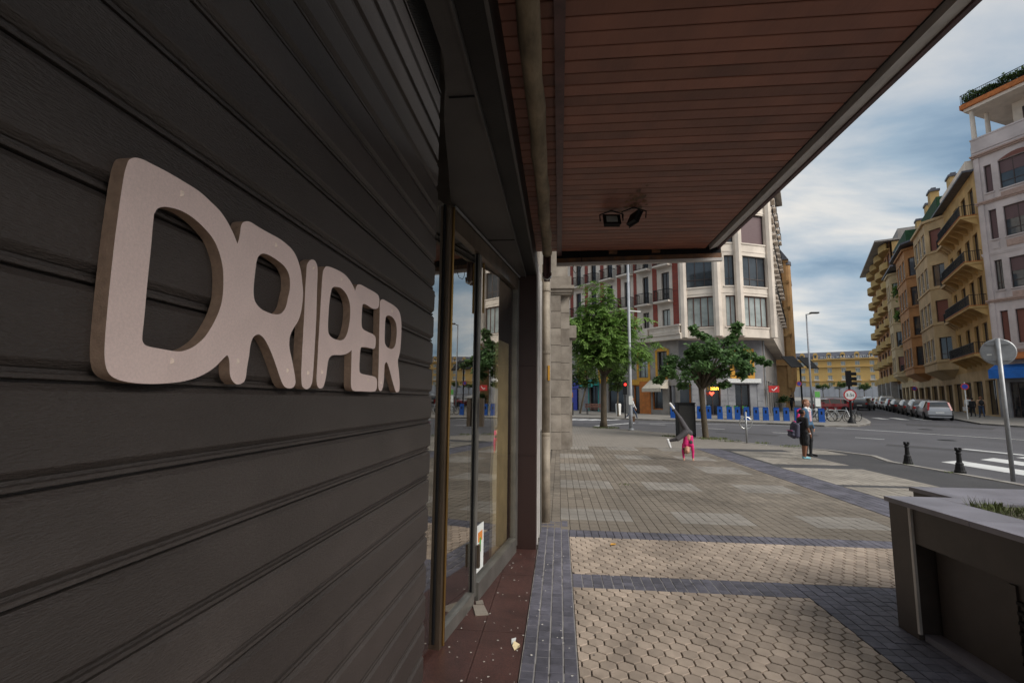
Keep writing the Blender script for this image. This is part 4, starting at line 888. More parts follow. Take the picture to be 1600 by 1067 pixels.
# neon sign and red check-mark sign
ns = thing('neon_sign', 'glowing yellow neon lettering in the window behind the tree trunk', 'sign', (12.75, 42.38, 3.0))
FACE = Matrix(((1, 0, 0, 0), (0, 0, -1, 0), (0, 1, 0, 0), (0, 0, 0, 1)))      # text plane facing -y
textob('neon_word', 'Ok', .62, M['neon_y'], ns, T(-.15, 0, .22) @ FACE)
textob('neon_word', 'San', .5, M['neon_y'], ns, T(.35, 0, -.22) @ FACE)
mb = MB(); mb.prism([(0, -.18), (.22, .06), (.13, .17), (0, .08), (-.13, .17), (-.22, .06)], -.02, .02, M=T(.1, 0, -.68) @ RX(math.pi / 2)); mb.build('neon_heart', M['neon_r'], ns)
cs = thing('check_sign', 'red projecting sign with white check mark on the corner building', 'sign', (17.9, 42.4, 2.75))
mb = MB(); mb.box(-.42, .42, -.06, .06, -.27, .27); mb.build('panel', M['red'], cs)
mb = MB(); mb.bar((-.2, -.075, .0), (-.06, -.075, -.14), .02, .07); mb.bar((-.06, -.075, -.14), (.24, -.075, .15), .02, .07); mb.build('check_mark', M['white'], cs)
mb = MB(); mb.bar((-.42, 0, 0), (-.8, .4, 0), .05, .05); mb.build('arm', M['steel'], cs)
ap = thing('wall_panel_sign', 'blue and orange poster board on the far shop wall by the pilaster', 'sign', (0, 0, 0)); ap.matrix_basis = WB.inverted() @ Fgl @ T(12.2, .15, .5)
mb = MB(); mb.box(0, 1.2, 0, .05, 0, 2.3); mb.build('panel', M['signblue'], ap)
mb = MB(); mb.box(.6, 1.05, .051, .06, 1.45, 1.95); mb.build('print', M['orange'], ap)

# --- sandstone building further along the side street
cst = Vector((P3[0], P3[1])) + ub * 27; nl = Vector((ub.y, -ub.x))
ch = thing('sandstone_building', 'ornate orange sandstone building with slate turret roof past the corner building', 'building', (cst.x, cst.y, .6))
CM = T(-cst.x, -cst.y, -.6)
e0 = cst + ub * 17 + nl * .35
Fc = CM @ frame((e0.x, e0.y), (-ub.x, -ub.y)); hs = [(1.5 + 2.6 * k, 2.5 + 2.6 * k, z, z + 2.2) for k in range(6) for z in (7.5, 11, 14.5, 17.7)]
facade(ch, 'wall', Fc, 17, .3, 20.4, hs, M['sandst'], .4)
for h in hs: window(ch, Fc, *h, 'slim', .3)
c0 = cst + nl * .35; Fc2 = CM @ frame((c0.x, c0.y), (-nl.x, -nl.y)); hs = [(.5, 1.3, z, z + 2.2) for z in (7.5, 11, 14.5, 17.7)] + [(2.2, 3.0, z, z + 2.2) for z in (7.5, 11, 14.5, 17.7)]
facade(ch, 'wall', Fc2, 6, .3, 20.4, hs, M['sandst'], .3)
for h in hs: window(ch, Fc2, *h, 'slim', .25)
for zb in (6.4, 10.2, 13.8, 17.3, 20.1):
    mb = MB(); mb.box(-.3, 17.3, .002, .5, zb, zb + .35); mb.build('cornice', M['sandst'], ch, Fc)
    mb = MB(); mb.box(-.5, 6, .002, .3, zb + .002, zb + .33); mb.build('cornice', M['sandst'], ch, Fc2)
for k in range(7): mb = MB(); mb.box(.3 + 2.6 * k, .9 + 2.6 * k, .002, .35, 4.5, 20.6); mb.build('buttress', M['sandst'], ch, Fc)
for k in range(4): mb = MB(); mb.box(-.25 + 1.75 * k, .25 + 1.75 * k, .002, .25, 3.5, 20.5); mb.build('buttress', M['sandst'], ch, Fc2)
mb = MB(); mb.add([(0, 0.6, 20.45), (17.4, .6, 20.45), (17.4, -8, 20.45), (0, -8, 20.45), (1, -2.4, 25.6), (16.6, -2.4, 25.6), (1, -6, 25.6), (16.6, -6, 25.6)], [(0, 4, 5, 1), (1, 5, 7, 2), (2, 7, 6, 3), (3, 6, 4, 0), (4, 6, 7, 5), (0, 1, 2, 3)]); mb.build('roof', M['slate_roof'], ch, Fc)
mb = MB(); mb.box(17.0, 18.2, -3.4, -1.6, 15, 25.9); mb.box(16.9, 18.3, -3.5, -1.5, 25.9, 26.3); mb.build('tower', M['sandst'], ch, Fc)
mb = MB(); mb.lathe([(.3, 3.0), (.7, 4.6), (.7, 19.8)], 10, Fc @ T(16.4, .1, 0)); mb.build('corner_turret', M['sandst'], ch)
mb = MB(); mb.lathe([(.8, 19.8), (.8, 20.2), (.5, 20.5), (.1, 20.7)], 10, Fc @ T(16.4, .1, 0)); mb.build('turret_cap', M['slate_roof'], ch)

# --- the row along the right of the side street; s runs away along u
nR = Vector((ub.y, -ub.x)); OFF = 14.4
def RP(s, off=OFF): p = nR * off + ub * s; return (p.x, p.y)
def row(name, label, s0):
    p = RP(s0); t = thing(name, label, 'building', (p[0], p[1], G(*p))); return t, T(-p[0], -p[1], -G(*p)) @ frame(p, udir)
def block(t, F, L, z0, z1, m, depth=9.0):
    mb = MB(); mb.box(0.01, L - .01, -depth, -.35, z0, z1); mb.build('core', m, t, F)
def bay(t, F, x0, x1, proj, cut, z0, z1, m, floors, fh, fstyle, sstyle, nfront=2, sidew=None):
    A = [(x0, 0), (x0 + cut, proj), (x1 - cut, proj), (x1, 0)]
    for i in range(3):
        a, b = A[i], A[i + 1]; L = math.hypot(b[0] - a[0], b[1] - a[1]); d = ((b[0] - a[0]) / L, (b[1] - a[1]) / L)
        Fi = F @ frame(a, d); hs = []
        for z in floors:
            if i == 1:
                w_ = (L - .5 * (nfront + 1)) / nfront
                for k in range(nfront): hs.append((.5 + k * (w_ + .5), .5 + k * (w_ + .5) + w_, z, z + fh))
            else: hs.append((L * .2, L * .8, z, z + fh))
        facade(t, 'bay_wall', Fi, L, z0, z1, hs, m, .18)
        for k, h in enumerate(hs): window(t, Fi, *h, fstyle if i == 1 else sstyle[k % len(sstyle)], .12)
        for z in floors:
            mb = MB(); mb.box(0, L, .002, .10, z - .32, z - .12); mb.build('moulding', m, t, Fi)
    mb = MB(); mb.prism([(x0 - .15, 0), (x0 + cut - .1, proj + .25), (x1 - cut + .1, proj + .25), (x1 + .15, 0)], z1, z1 + .3, M=F); mb.build('bay_cornice', m, t)
    mb = MB(); q = [(x0, 0), (x0 + cut, proj), (x1 - cut, proj), (x1, 0)]; c = ((x0 + x1) / 2, 0)
    mb.add([F @ Vector((x, y, z0)) for x, y in q] + [F @ Vector((x0 + cut * 1.3, .02, z0 - 1.0)), F @ Vector((x1 - cut * 1.3, .02, z0 - 1.0))], [(0, 1, 4), (1, 2, 5, 4), (2, 3, 5)]); mb.build('bay_foot', m, t)

# W: pinkish white corner building whose front looks across the junction
LWd = 23.0; dW = Vector((-.407, .914)).normalized(); cW = Vector(RP(59)); oW = cW - dW * LWd; gW = G(*cW)
W = thing('pink_white_building', 'pinkish white building with plum blinds, roof garden and blue shop awning', 'building', (cW.x, cW.y, gW))
FW0 = frame((oW.x, oW.y), (dW.x, dW.y)); Fw = T(-cW.x, -cW.y, -gW) @ FW0
hs, st = [], []
for base in (0, 5.2, 10.4, 15.6):
    for i, (z, t) in enumerate(((6.95, 9.9), (11.8, 14.5), (16.45, 19.2), (20.85, 23.45))):
        hs += [(LWd - 1.27 - base, LWd - .72 - base, z, t), (LWd - 4.6 - base, LWd - 1.75 - base, z, t)]; st += [i, i + 10]
facade(W, 'wall', Fw, LWd, 4.95, 25.0, hs, M['pinkwhite'])
for h, i in zip(hs, st): window(W, Fw, *h, {0: 'blindr', 10: 'blindr', 1: 'dark1', 11: 'half', 2: 'blind', 12: 'half', 3: 'blind', 13: 'half'}[i])
block(W, Fw, LWd, 0, 24.9, M['pinkwhite'])
for z, g, m in ((10.85, .2, 'pinktrim'), (15.15, .06, 'pinkwhite'), (20.0, .2, 'pinktrim'), (24.55, .3, 'pinktrim'), (6.3, .2, 'pinktrim')):
    mb = MB(); mb.box(-.1, LWd + .1, .003, g, z, z + .14); mb.box(-.1, LWd + .05, .004, g * .6, z - .14, z); mb.build('cornice', M[m], W, Fw)
for (a, b, z, t), i in zip(hs, st):
    if i in (1, 11, 2, 12, 3, 13):
        mb = MB(); mb.box(a, b, .003, .035, z - .95, z - .32); mb.box(a + .06, b - .06, .035, .06, z - .89, z - .38); mb.build('relief_panel', M['pinktrim'] if i > 9 else M['pinkwhite'], W, Fw)
    mb = MB(); mb.box(a - .08, b + .08, .003, .09, z - .12, z - .003); mb.build('sill', M['pinkwhite'], W, Fw)
    if i == 13:
        n = 8; pts = [(a + (b - a) * q / n, t + .02 + .45 * math.sin(math.pi * q / n)) for q in range(n + 1)]
        mb = MB(); mb.add([(x, .02, zq) for x, zq in pts], [tuple(range(n + 1))[::-1]]); mb.build('arch_blind', M['blind_r'], W, Fw)
for base in (0, 5.2, 10.4, 15.6):
    for x in (LWd - .3 - base, LWd - 4.9 - base):
        mb = MB(); mb.box(x - .17, x + .17, .003, .09, 5.0, 24.4); mb.build('pilaster', M['pinkwhite'], W, Fw)
mb = MB(); mb.box(0, LWd - 2.2, -9, -2.2, 25, 29.2); mb.build('attic_wall', M['cream'], W, Fw)
for x in (4, 9.5, 15, 18.2): window(W, Fw @ T(0, -2.2, 0), x, x + 1.9, 26.5, 28.5, 'dark', -.07)
mb = MB(); mb.box(0, LWd, -.3, .05, 25.02, 26.22); mb.box(-.1, LWd + .05, -.35, .1, 26.22, 26.36); mb.build('parapet', M['pinkwhite'], W, Fw)
for x, y in ((LWd - .25, -.15), (LWd - .5, -1.9), (LWd - 6, -.15), (LWd - 12, -.15)): mb = MB(); mb.lathe([(.2, 26.36), (.17, 29.2)], 12, Fw @ T(x, y, 0)); mb.build('column', M['cream'], W)
mb = MB(); mb.box(-.5, LWd + .15, -9, .25, 29.2, 29.5); mb.build('roof_slab', M['cream'], W, Fw)
mb = MB(); mb.box(-.55, LWd + .35, -9, .45, 29.5, 29.95); mb.build('roof_edge', M['terracotta'], W, Fw)
railing(W, Fw, 0, LWd + .25, .35, 29.95, 1.0)
mb = MB()
for _ in range(7500):
    x = RN.uniform(LWd * .35, LWd + .15); y = RN.uniform(-.7, .40); z = 29.98 + RN.random() ** .7 * (.85 + .16 * math.sin(x * 2.3) + .12 * math.sin(x * 5.1)); s = RN.uniform(.06, .14); a, b = RN.uniform(0, 6.3), RN.uniform(-1, 1)
    c = Vector((x, y, z)); e1 = Vector((math.cos(a), math.sin(a), b)) * s; e2 = Vector((-math.sin(a), math.cos(a), RN.uniform(-1, 1))) * s * .6
    mb.add([c - e1, c + e2, c + e1, c - e2], [(0, 1, 2, 3)])
mb.build('hedge', M['leaf3'], W, Fw)
mb = MB(); mb.lathe([(.15, 30.4), (.3, 30.9), (.26, 31.3), (.12, 31.7), (.03, 31.9)], 10, Fw @ T(LWd - 4.3, -.8, 0)); mb.build('roof_urn', M['stone'], W)
mb = MB(); mb.add([(.2, .1, 6.15), (LWd - .9, .1, 6.15), (LWd - .9, 1.1, 5.6), (.2, 1.1, 5.6), (.2, .1, 5.5), (LWd - .9, .1, 5.5), (LWd - .9, 1.1, 5.5), (.2, 1.1, 5.5)], [(3, 2, 1, 0), (4, 5, 6, 7), (2, 3, 7, 6), (1, 2, 6, 5), (0, 4, 7, 3)]); mb.build('tile_canopy', M['terracotta'], W, Fw)
hs = [(21.2, 22.2, .55, 3.6), (19.2, 20.6, .55, 3.6), (11.5, 18.2, .6, 3.7), (2.5, 10.2, .6, 3.7)]
facade(W, 'shop_wall', Fw, LWd, -.6, 4.95, hs, M['greystone'], .3)
for h in hs[2:]: window(W, Fw, *h, 'shop', .2, 'dark_metal')
for h in hs[:2]: window(W, Fw, *h, 'shop', .2)
ba = thing('blue_awning', 'long blue canvas shop awning under the pinkish white building', 'awning', (0, 0, 0)); ba.matrix_basis = FW0 @ T(1.0, 0, gW + 3.35)
mb = MB(); mb.add([(0, .05, 1.25), (22, .05, 1.25), (22, 1.1, .75), (0, 1.1, .75), (0, .05, 1.2), (22, .05, 1.2), (22, 1.1, .7), (0, 1.1, .7)], [(3, 2, 1, 0), (4, 5, 6, 7), (0, 4, 7, 3), (1, 2, 6, 5)]); mb.build('canvas', M['bluecanvas'], ba)
mb = MB(); mb.box(0, 22, 1.08, 1.12, .0, .73); mb.build('valance', M['bluecanvas'], ba)

# B: ochre building with long balconies and a sand coloured bay, s 59..82
B, Fb = row('ochre_building', 'ochre building with long iron balconies and pale stone bay beside the white one', 59); LB = 23.0
hs = [(a, a + 1.5, z + .1, z + 2.9) for a in (1.0, 3.6, 6.6) for z in (6.3, 10.7, 14.85, 19.25)] + [(10.0, 11.2, z + .1, z + 2.8) for z in (6.3, 10.7, 14.85, 19.25)]
facade(B, 'wall', Fb, LB, 4.9, 23.4, hs, M['ochre'])
for i, h in enumerate(hs): window(B, Fb, *h, 'slim' if i % 3 else 'dark1')
block(B, Fb, LB, 0, 23.3, M['ochre'])
for z in (6.25, 10.65, 14.8, 19.2): balcony(B, Fb, .3, 9.3, z, 1.25, M['ochre'], M['terracotta'], th=.22)
for z in (10.65, 14.8, 19.2): balcony(B, Fb, 9.7, 12.0, z, .9, M['sandbay'], th=.25)
bay(B, Fb, 12.0, 22.4, 1.5, 1.7, 5.5, 22.9, M['sandbay'], (6.7, 11.0, 15.2, 19.4), 2.5, 'white', ('dark1', 'blindr'), 3)
mb = MB(); mb.box(.1, LB, -9, .8, 23.4, 23.58); mb.build('eave', M['slate_roof'], B, Fb)
mb = MB(); mb.box(.2, 10.5, -.8, .5, 23.6, 24.5); mb.build('parapet', M['cream'], B, Fb)
mb = MB(); mb.add([(0, .0, 23.63), (LB, .6, 23.63), (LB, -7, 27), (0, -7, 27), (0, -7, 23.63), (LB, -7, 23.63)], [(3, 2, 1, 0), (0, 4, 3), (1, 2, 5)]); mb.build('roof', M['slate_roof'], B, Fb)
mb = MB(); mb.box(11.5, 20, -1.0, .6, 23.64, 25.3); mb.build('terrace_screen', M['greennet'], B, Fb)
for x, y, h in ((20.4, -.6, 29.1), (15.6, -1.6, 28.9)):
    mb = MB(); mb.box(x, x + 1.5, y - .9, y, 24, h); o = mb.build('chimney', M['ochre'], B, Fb); mb = MB(); mb.box(x - .12, x + 1.62, y - 1.02, y + .12, h, h + .25); mb.box(x + .3, x + 1.2, y - .7, y - .2, h + .25, h + .6); mb.build('cap', M['slate_roof'], o)
mb = MB(); mb.tube([(14.5, -3.5, 27), (14.5, -3.5, 31.5)], .05, 6); mb.build('antenna', M['steel'], B, Fb)

def gfloor(t, F, L, m, top, n, style='shop'):
    w_ = L / n; hs = [(k * w_ + .45, (k + 1) * w_ - .45, .7, top - 1.0) for k in range(n)]
    facade(t, 'shop_wall', F, L, -.5, top, hs, m, .35)
    for h in hs: window(t, F, *h, style, .25)
gfloor(B, Fb, LB, M['sandbay'], 4.9, 6)
# C: orange brick bay building, s 82..99
Cb, Fcb = row('orange_brick_building', 'orange brick building with polygonal bay and green roof screen', 82); LC = 17.0
hs = [(.6, 1.6, z, z + 2.5) for z in (6.8, 11, 15.2, 19.4)] + [(14.2, 15.6, z, z + 2.5) for z in (6.8, 11, 15.2, 19.4)]
facade(Cb, 'wall', Fcb, LC, 5.0, 23.8, hs, M['brickor'])
for h in hs: window(Cb, Fcb, *h, 'slim')
block(Cb, Fcb, LC, 0, 23.7, M['brickor'])
bay(Cb, Fcb, 2.2, 13.4, 1.6, 2.0, 5.8, 23.3, M['brickor'], (6.9, 11.1, 15.3, 19.5), 2.6, 'white', ('dark1', 'dark1'), 3)
for z in (6.7, 10.9, 15.1, 19.3): balcony(Cb, Fcb, .2, 2.1, z, .8, M['brickor'], brackets=False)
mb = MB(); mb.prism([(-.2, -9), (-.2, .5), (2.5, 2.2), (13, 2.2), (17.2, .5), (17.2, -9)][::-1], 23.8, 24.05, M=Fcb); mb.build('eave', M['slate_roof'], Cb)
mb = MB(); mb.add([(0, .3, 24.06), (LC, .3, 24.06), (LC, -6, 27.5), (0, -6, 27.5)], [(3, 2, 1, 0)]); mb.build('roof', M['slate_roof'], Cb, Fcb)
mb = MB(); mb.box(3, 13, -.6, 1.4, 24.06, 26.0); mb.build('terrace_screen', M['greennet'], Cb, Fcb)
for x in (2.4, 9.2):
    mb = MB(); mb.box(x, x + 1.4, -2.0, -1.0, 24, 29.0); o = mb.build('chimney', M['ochre'], Cb, Fcb); mb = MB(); mb.box(x - .1, x + 1.5, -2.1, -.9, 29.0, 29.3); mb.build('cap', M['slate_roof'], o)
gfloor(Cb, Fcb, LC, M['sandbay'], 5.0, 4)
# D: narrow ochre building with planted balconies, s 99..109
D, Fd = row('narrow_ochre_building', 'narrow ochre building with small bays and bright green balcony plants', 99); LD = 11.0
hs = [(.5, 1.7, z, z + 2.4) for z in (7, 11.2, 15.4, 19.6)]
facade(D, 'wall', Fd, LD, 5.4, 24.2, hs, M['ochre'])
for h in hs: window(D, Fd, *h, 'slim')
block(D, Fd, LD, 0, 24.1, M['ochre'])
bay(D, Fd, 3.0, 10.2, 1.3, 1.5, 6.2, 23.6, M['sandbay'], (7, 11.2, 15.4, 19.6), 2.5, 'white', ('blindr', 'dark1'), 2)
for z in (6.9, 11.1, 15.3, 19.5): balcony(D, Fd, .2, 2.8, z, 1.0, M['ochre'], brackets=False)
mb = MB()
for z in (15.6, 19.8):
    for _ in range(220):
        c = Vector((1.4 + RN.gauss(0, .55), .95 + RN.gauss(0, .25), z + RN.gauss(.5, .5))); a = RN.random() * 6.3; s = RN.uniform(.1, .22); e1 = Vector((math.cos(a), math.sin(a), RN.uniform(-1, 1))) * s; e2 = Vector((-math.sin(a), math.cos(a), RN.uniform(-1, 1))) * s * .7
        mb.add([c - e1, c + e2, c + e1, c - e2], [(0, 1, 2, 3)])
mb.build('balcony_foliage', M['leaf1'], D, Fd)
mb = MB(); mb.box(-.1, LD, -9, 1.6, 24.2, 24.45); mb.build('eave', M['slate_roof'], D, Fd)
mb = MB(); mb.box(1, 9, -4, -.3, 24.46, 28.6); mb.build('attic', M['ochre'], D, Fd)
mb = MB(); mb.box(.8, 9.2, -4.2, -.1, 28.6, 28.9); mb.build('attic_roof', M['slate_roof'], D, Fd)
gfloor(D, Fd, LD, M['sandbay'], 5.4, 3)
# E: tall block of curved mustard balconies, s 110..150
Eb, Fe = row('curved_balcony_block', 'tall mustard apartment block with stacked curved balconies at row end', 110); LE = 30.0
hs = [(1 + 4.6 * k, 4.2 + 4.6 * k, z, z + 2.2) for k in range(6) for z in (6.5, 10, 13.5, 17, 20.5, 24, 27.5)]
facade(Eb, 'wall', Fe, LE, 5.2, 31.5, hs, M['brickor'])
for i, h in enumerate(hs): window(Eb, Fe, *h, 'blindr' if i % 3 == 0 else 'dark', pane=None)
block(Eb, Fe, LE, 0, 31.4, M['ochre'])
for z in (5.6, 9.1, 12.6, 16.1, 19.6, 23.1, 26.6, 30.1):
    for k in range(4):
        xa, xb = .4 + 7.5 * k, 6.6 + 7.5 * k
        arc = [(xa + (xb - xa) * i / 10, 1.35 * math.sin(math.pi * (0.08 + .84 * i / 10)) ** .7) for i in range(11)]
        poly = [(xb, 0)] + arc[::-1] + [(xa, 0)]
        mb = MB(); mb.prism(poly, z, z + .2, M=Fe)
        for i in range(10):
            (a, b), (c, d) = arc[i], arc[i + 1]
            mb.add([Fe @ Vector(p) for p in ((a, b, z + .2), (c, d, z + .2), (c, d, z + 1.25), (a, b, z + 1.25), (a, b - .12, z + .2), (c, d - .12, z + .2), (c, d - .12, z + 1.25), (a, b - .12, z + 1.25))], [(1, 0, 3, 2), (4, 5, 6, 7), (3, 7, 6, 2)])
        mb.build('balcony', M['yellowbal'], Eb)
mb = MB(); mb.box(-.3, LE + .3, -9, 2.2, 31.6, 31.9); mb.box(1, LE - 3, -9, -1.5, 31.9, 34); mb.build('roof', M['pebble'], Eb, Fe)
for k in range(4): mb = MB(); mb.box(2 + 6.4 * k, 3.0 + 6.4 * k, .3, 1.3, -.2, 5.6); mb.build('pier', M['pebble'], Eb, Fe)
gfloor(Eb, Fe, LE, M['pebble'], 5.2, 8)

# --- the hotel closing the street
hc = Vector((149.7, 276.8)); hd = Vector((-.8794, .4757)); W_ = 56.0
p = hc - hd * (W_ / 2 + 4); hz = G(0, hc.y)
ht = thing('grand_hotel', 'long yellow hotel with slate mansard and roof lettering at the street end', 'building', (hc.x, hc.y, hz))
Fh = T(-hc.x, -hc.y, 0) @ frame((p.x, p.y), (hd.x, hd.y)); hs = []
for k in range(8):
    for z, h in ((5.6, 2.1), (9.2, 2.3), (13.0, 2.2), (16.9, 2.2)): hs.append((2.6 + 6.25 * k, 4.6 + 6.25 * k, z, z + h))
facade(ht, 'wall', Fh, W_, 0, 20.3, hs, M['hotel'], .5)
for h in hs: window(ht, Fh, *h, 'hotel', .3)
for k in range(8):
    mb = MB(); mb.box(2.2 + 6.25 * k, 5.0 + 6.25 * k, .01, .8, 8.7, 9.15); mb.build('balcony', M['cream'], ht, Fh)
    mb = MB(); mb.box(2.4 + 6.25 * k, 4.8 + 6.25 * k, .01, .25, 15.2, 15.6); mb.build('lintel', M['cream'], ht, Fh)
for z, g in ((15.9, .9), (20.0, 1.2), (8.2, .4)): mb = MB(); mb.box(-.5, W_ + .5, .01, g, z, z + .5); mb.build('cornice', M['hotel'], ht, Fh)
mb = MB(); mb.add([(-.5, .6, 20.5), (W_ + .5, .6, 20.5), (W_, -3, 24.6), (0, -3, 24.6), (W_, -20, 24.6), (0, -20, 24.6)], [(1, 0, 3, 2), (2, 3, 5, 4)]); mb.build('roof', M['slate_roof'], ht, Fh)
for k in range(8):
    x = 3.6 + 6.25 * k
    mb = MB(); mb.box(x - 1.1, x + 1.1, -2, .55, 20.5, 23.0); mb.lathe([(1.1, -.6), (1.1, .6)], 12, Fh @ T(0, 0, 0) @ T(x, -.05, 23.0) @ RX(math.pi / 2) if False else T(x, -.05, 23.0) @ RX(math.pi / 2)); o = mb.build('dormer', M['hotel'], ht, Fh)
    mb = MB(); mb.box(x - .5, x + .5, .56, .62, 21.2, 22.8); mb.build('pane', M['glass_f'], o)
textob('roof_lettering', 'HOTEL MARIA CRISTINA', 1.75, M['white'], ht, Fh @ T(W_ / 2 - 1.0, 1.15, 21.3) @ Matrix(((-1, 0, 0, 0), (0, 0, 1, 0), (0, 1, 0, 0), (0, 0, 0, 1))), .1, 1.25)
mb = MB(); mb.box(-3, W_ + 3, 3.5, 3.7, 0, 5.4); mb.build('hoarding', M['hoard'], ht, Fh)
for k in range(22): mb = MB(); mb.box(-2 + k * 2.7, -1.9 + k * 2.7, 3.7, 3.78, 0, 5.4); mb.build('hoarding_post', M['steel'], ht, Fh)

# ------------------------------------------------------------------ trees
def leafcloud(mb, clumps, n, size, droop=0.3, rng=RN, flat=0.5, wr=.28):
    for _ in range(n):
        c, r = clumps[rng.randrange(len(clumps))]
        v = Vector((rng.gauss(0, 1), rng.gauss(0, 1), rng.gauss(0, 1))); v.normalize(); v *= r * (rng.random() ** .45)
        p = Vector(c) + Vector((v.x, v.y, v.z * .75)); s = size * rng.uniform(.6, 1.35)
        a = rng.uniform(0, 6.283); d = Vector((math.cos(a), math.sin(a), -droop + rng.gauss(0, .35))).normalized()
        side = d.cross(Vector((0, 0, 1))).normalized(); side = (side + Vector((0, 0, rng.gauss(0, flat)))).normalized()
        t = p + d * s; m1 = p + d * s * .45 + side * s * wr; m2 = p + d * s * .45 - side * s * wr
        mb.add([p, m1, t, m2], [(0, 1, 2), (0, 2, 3)])
def limbs(mb, base, fork, r0, clumps, rng, k):
    b = Vector(base); f = Vector(fork); m = (b + f) / 2 + Vector((rng.uniform(-.05, .05), rng.uniform(-.05, .05), 0))
    mb.tube([b, b + (m - b) * .12, m, f], [r0 * 1.35, r0, r0 * .9, r0 * .82], 10)
    ch = rng.sample(clumps, min(k, len(clumps)))
    for c, r in ch:
        c = Vector(c); mid = f + (c - f) * .45 + Vector((rng.uniform(-.1, .1), rng.uniform(-.1, .1), .18))
        mb.tube([f - Vector((0, 0, .1)), mid, c], [r0 * .55, r0 * .3, r0 * .06], 7)
def tree(name, label, loc, trunk_h, r0, clumps, nleaf, size, lm, droop=.3, seed=1, k=10, lean=(0, 0), group=None, flat=.5, wr=.28):
    rng = random.Random(seed); t = thing(name, label, 'tree', loc, 0, group)
    mb = MB(); limbs(mb, (0, 0, -.05), (lean[0], lean[1], trunk_h), r0, clumps, rng, k); mb.build('trunk', M['bark'], t, None, True)
    mb = MB(); leafcloud(mb, clumps, nleaf, size, droop, rng, flat, wr); mb.build('crown', M[lm], t)
    return t
def mkclumps(seed, n, cx, cy, cz, rx, ry, rz, rmin, rmax, low=-1.0):
    rng = random.Random(seed); o = []
    while len(o) < n:
        v = Vector((rng.uniform(-1, 1), rng.uniform(-1, 1), rng.uniform(low, 1)))
        if v.length > 1 or v.length < .25: continue
        o.append(((cx + v.x * rx, cy + v.y * ry, cz + v.z * rz), rng.uniform(rmin, rmax)))
    return o
def frond_tree(name, label, loc, trunk_h, r0, tips, nfrond, lm, seed, lean=(0, 0)):
    # long limbs whose ends carry drooping feather-like leaves
    rng = random.Random(seed); t = thing(name, label, 'tree', loc); f = Vector((lean[0], lean[1], trunk_h)); mb = MB(); lv = MB()
    mb.tube([(0, 0, -.05), (.02, 0, .4), (lean[0] * .6, .03, trunk_h * .55), f], [r0 * 1.4, r0, r0 * .92, r0 * .85], 12)
    seats = []
    for tip in tips:
        tip = Vector(tip); mid = f + (tip - f) * .5 + Vector((rng.uniform(-.2, .2), rng.uniform(-.2, .2), .25)); pts = [f - Vector((0, 0, .15)), f + (mid - f) * .5 + Vector((0, 0, -.04)), mid, tip]
        mb.tube(pts, [r0 * .62, r0 * .42, r0 * .26, r0 * .07], 7)
        for _ in range(9):
            u_ = rng.uniform(.45, 1.05); q = mid + (tip - mid) * ((u_ - .5) * 2) if u_ > .5 else f + (mid - f) * (u_ * 2)
            e = q + Vector((rng.gauss(0, .42), rng.gauss(0, .42), rng.gauss(.1, .32))); mb.tube([q, e], [r0 * .08, r0 * .03], 4); seats.append(e)
    for _ in range(nfrond):
        p0 = rng.choice(seats) + Vector((rng.gauss(0, .16), rng.gauss(0, .16), rng.gauss(0, .14))); a = rng.uniform(0, 6.283); L = rng.uniform(.38, .72)
        d = Vector((math.cos(a), math.sin(a), rng.uniform(-.1, .55))); prev = p0; k = 7; sd0 = Vector((-math.sin(a), math.cos(a), rng.gauss(0, .35))).normalized()
        for i in range(k):
            d = (d + Vector((0, 0, -.15))).normalized(); c = prev + d * (L / k); ls = rng.uniform(.14, .23) * (1 - .35 * i / k)
            for sg in (-1, 1):
                e = (sd0 * sg + d * .55 + Vector((0, 0, -.25))).normalized() * ls; w_ = d * ls * .30
                lv.add([c, c + e * .5 + w_, c + e, c + e * .5 - w_], [(0, 1, 2), (0, 2, 3)])
            prev = c
    mb.build('trunk', M['bark'], t, None, True); lv.build('crown', M[lm], t)
    return t
rt = random.Random(41); tips1 = []
for i in range(34):
    a = rt.uniform(0, 6.283); q = rt.uniform(.35, 1.0); z = rt.uniform(-.75, 1); r = 2.0 * q * math.sqrt(max(.12, 1 - z * z * .8)); tips1.append((r * math.cos(a), r * math.sin(a), 4.75 + z * 1.55))
tips1 += [(-.2, 0, 7.3), (.45, .1, 6.9), (-.9, 0, 6.9), (-1.6, .1, 6.1), (1.2, 0, 6.3), (2.3, 0, 4.4), (2.5, .2, 3.9), (-1.9, 0, 5.0), (1.9, -.2, 5.2), (0, 0, 7.6), (-.4, .1, 6.6), (.3, 0, 6.5), (-.8, 0, 6.3), (.7, .1, 6.0), (-.1, 0, 7.0)]
frond_tree('street_tree', 'tall bright green street tree beside the grey lamp pole', (2.41, 27.11, .17), 3.0, .17, tips1, 3000, 'leaf1', 11, (.05, 0))
cl2 = mkclumps(5, 52, .05, 0, 3.30, 1.85, 1.5, 1.0, .14, .42) + [((-.35, 0, 4.85), .17), ((-.2, 0, 4.6), .22), ((.15, .1, 4.45), .25), ((1.5, 0, 4.95), .18), ((1.42, 0, 4.7), .24), ((1.3, 0, 4.4), .24), ((2.05, 0, 3.6), .3), ((2.4, 0, 3.42), .22), ((2.7, 0, 3.3), .16), ((-1.95, 0, 2.5), .2), ((-1.7, 0, 2.75), .26), ((-1.5, 0, 3.05), .28), ((1.05, 0, 4.2), .26), ((.9, 0, 2.35), .22), ((-.9, 0, 2.3), .24), ((1.6, 0, 2.75), .25)]
tree('street_tree', 'dark leaved small street tree standing next to the black box', (6.28, 21.74, .07), 2.2, .13, cl2, 8200, .17, 'leaf2', .45, 12, 26, (-.12, 0), None, 1.1, .38)
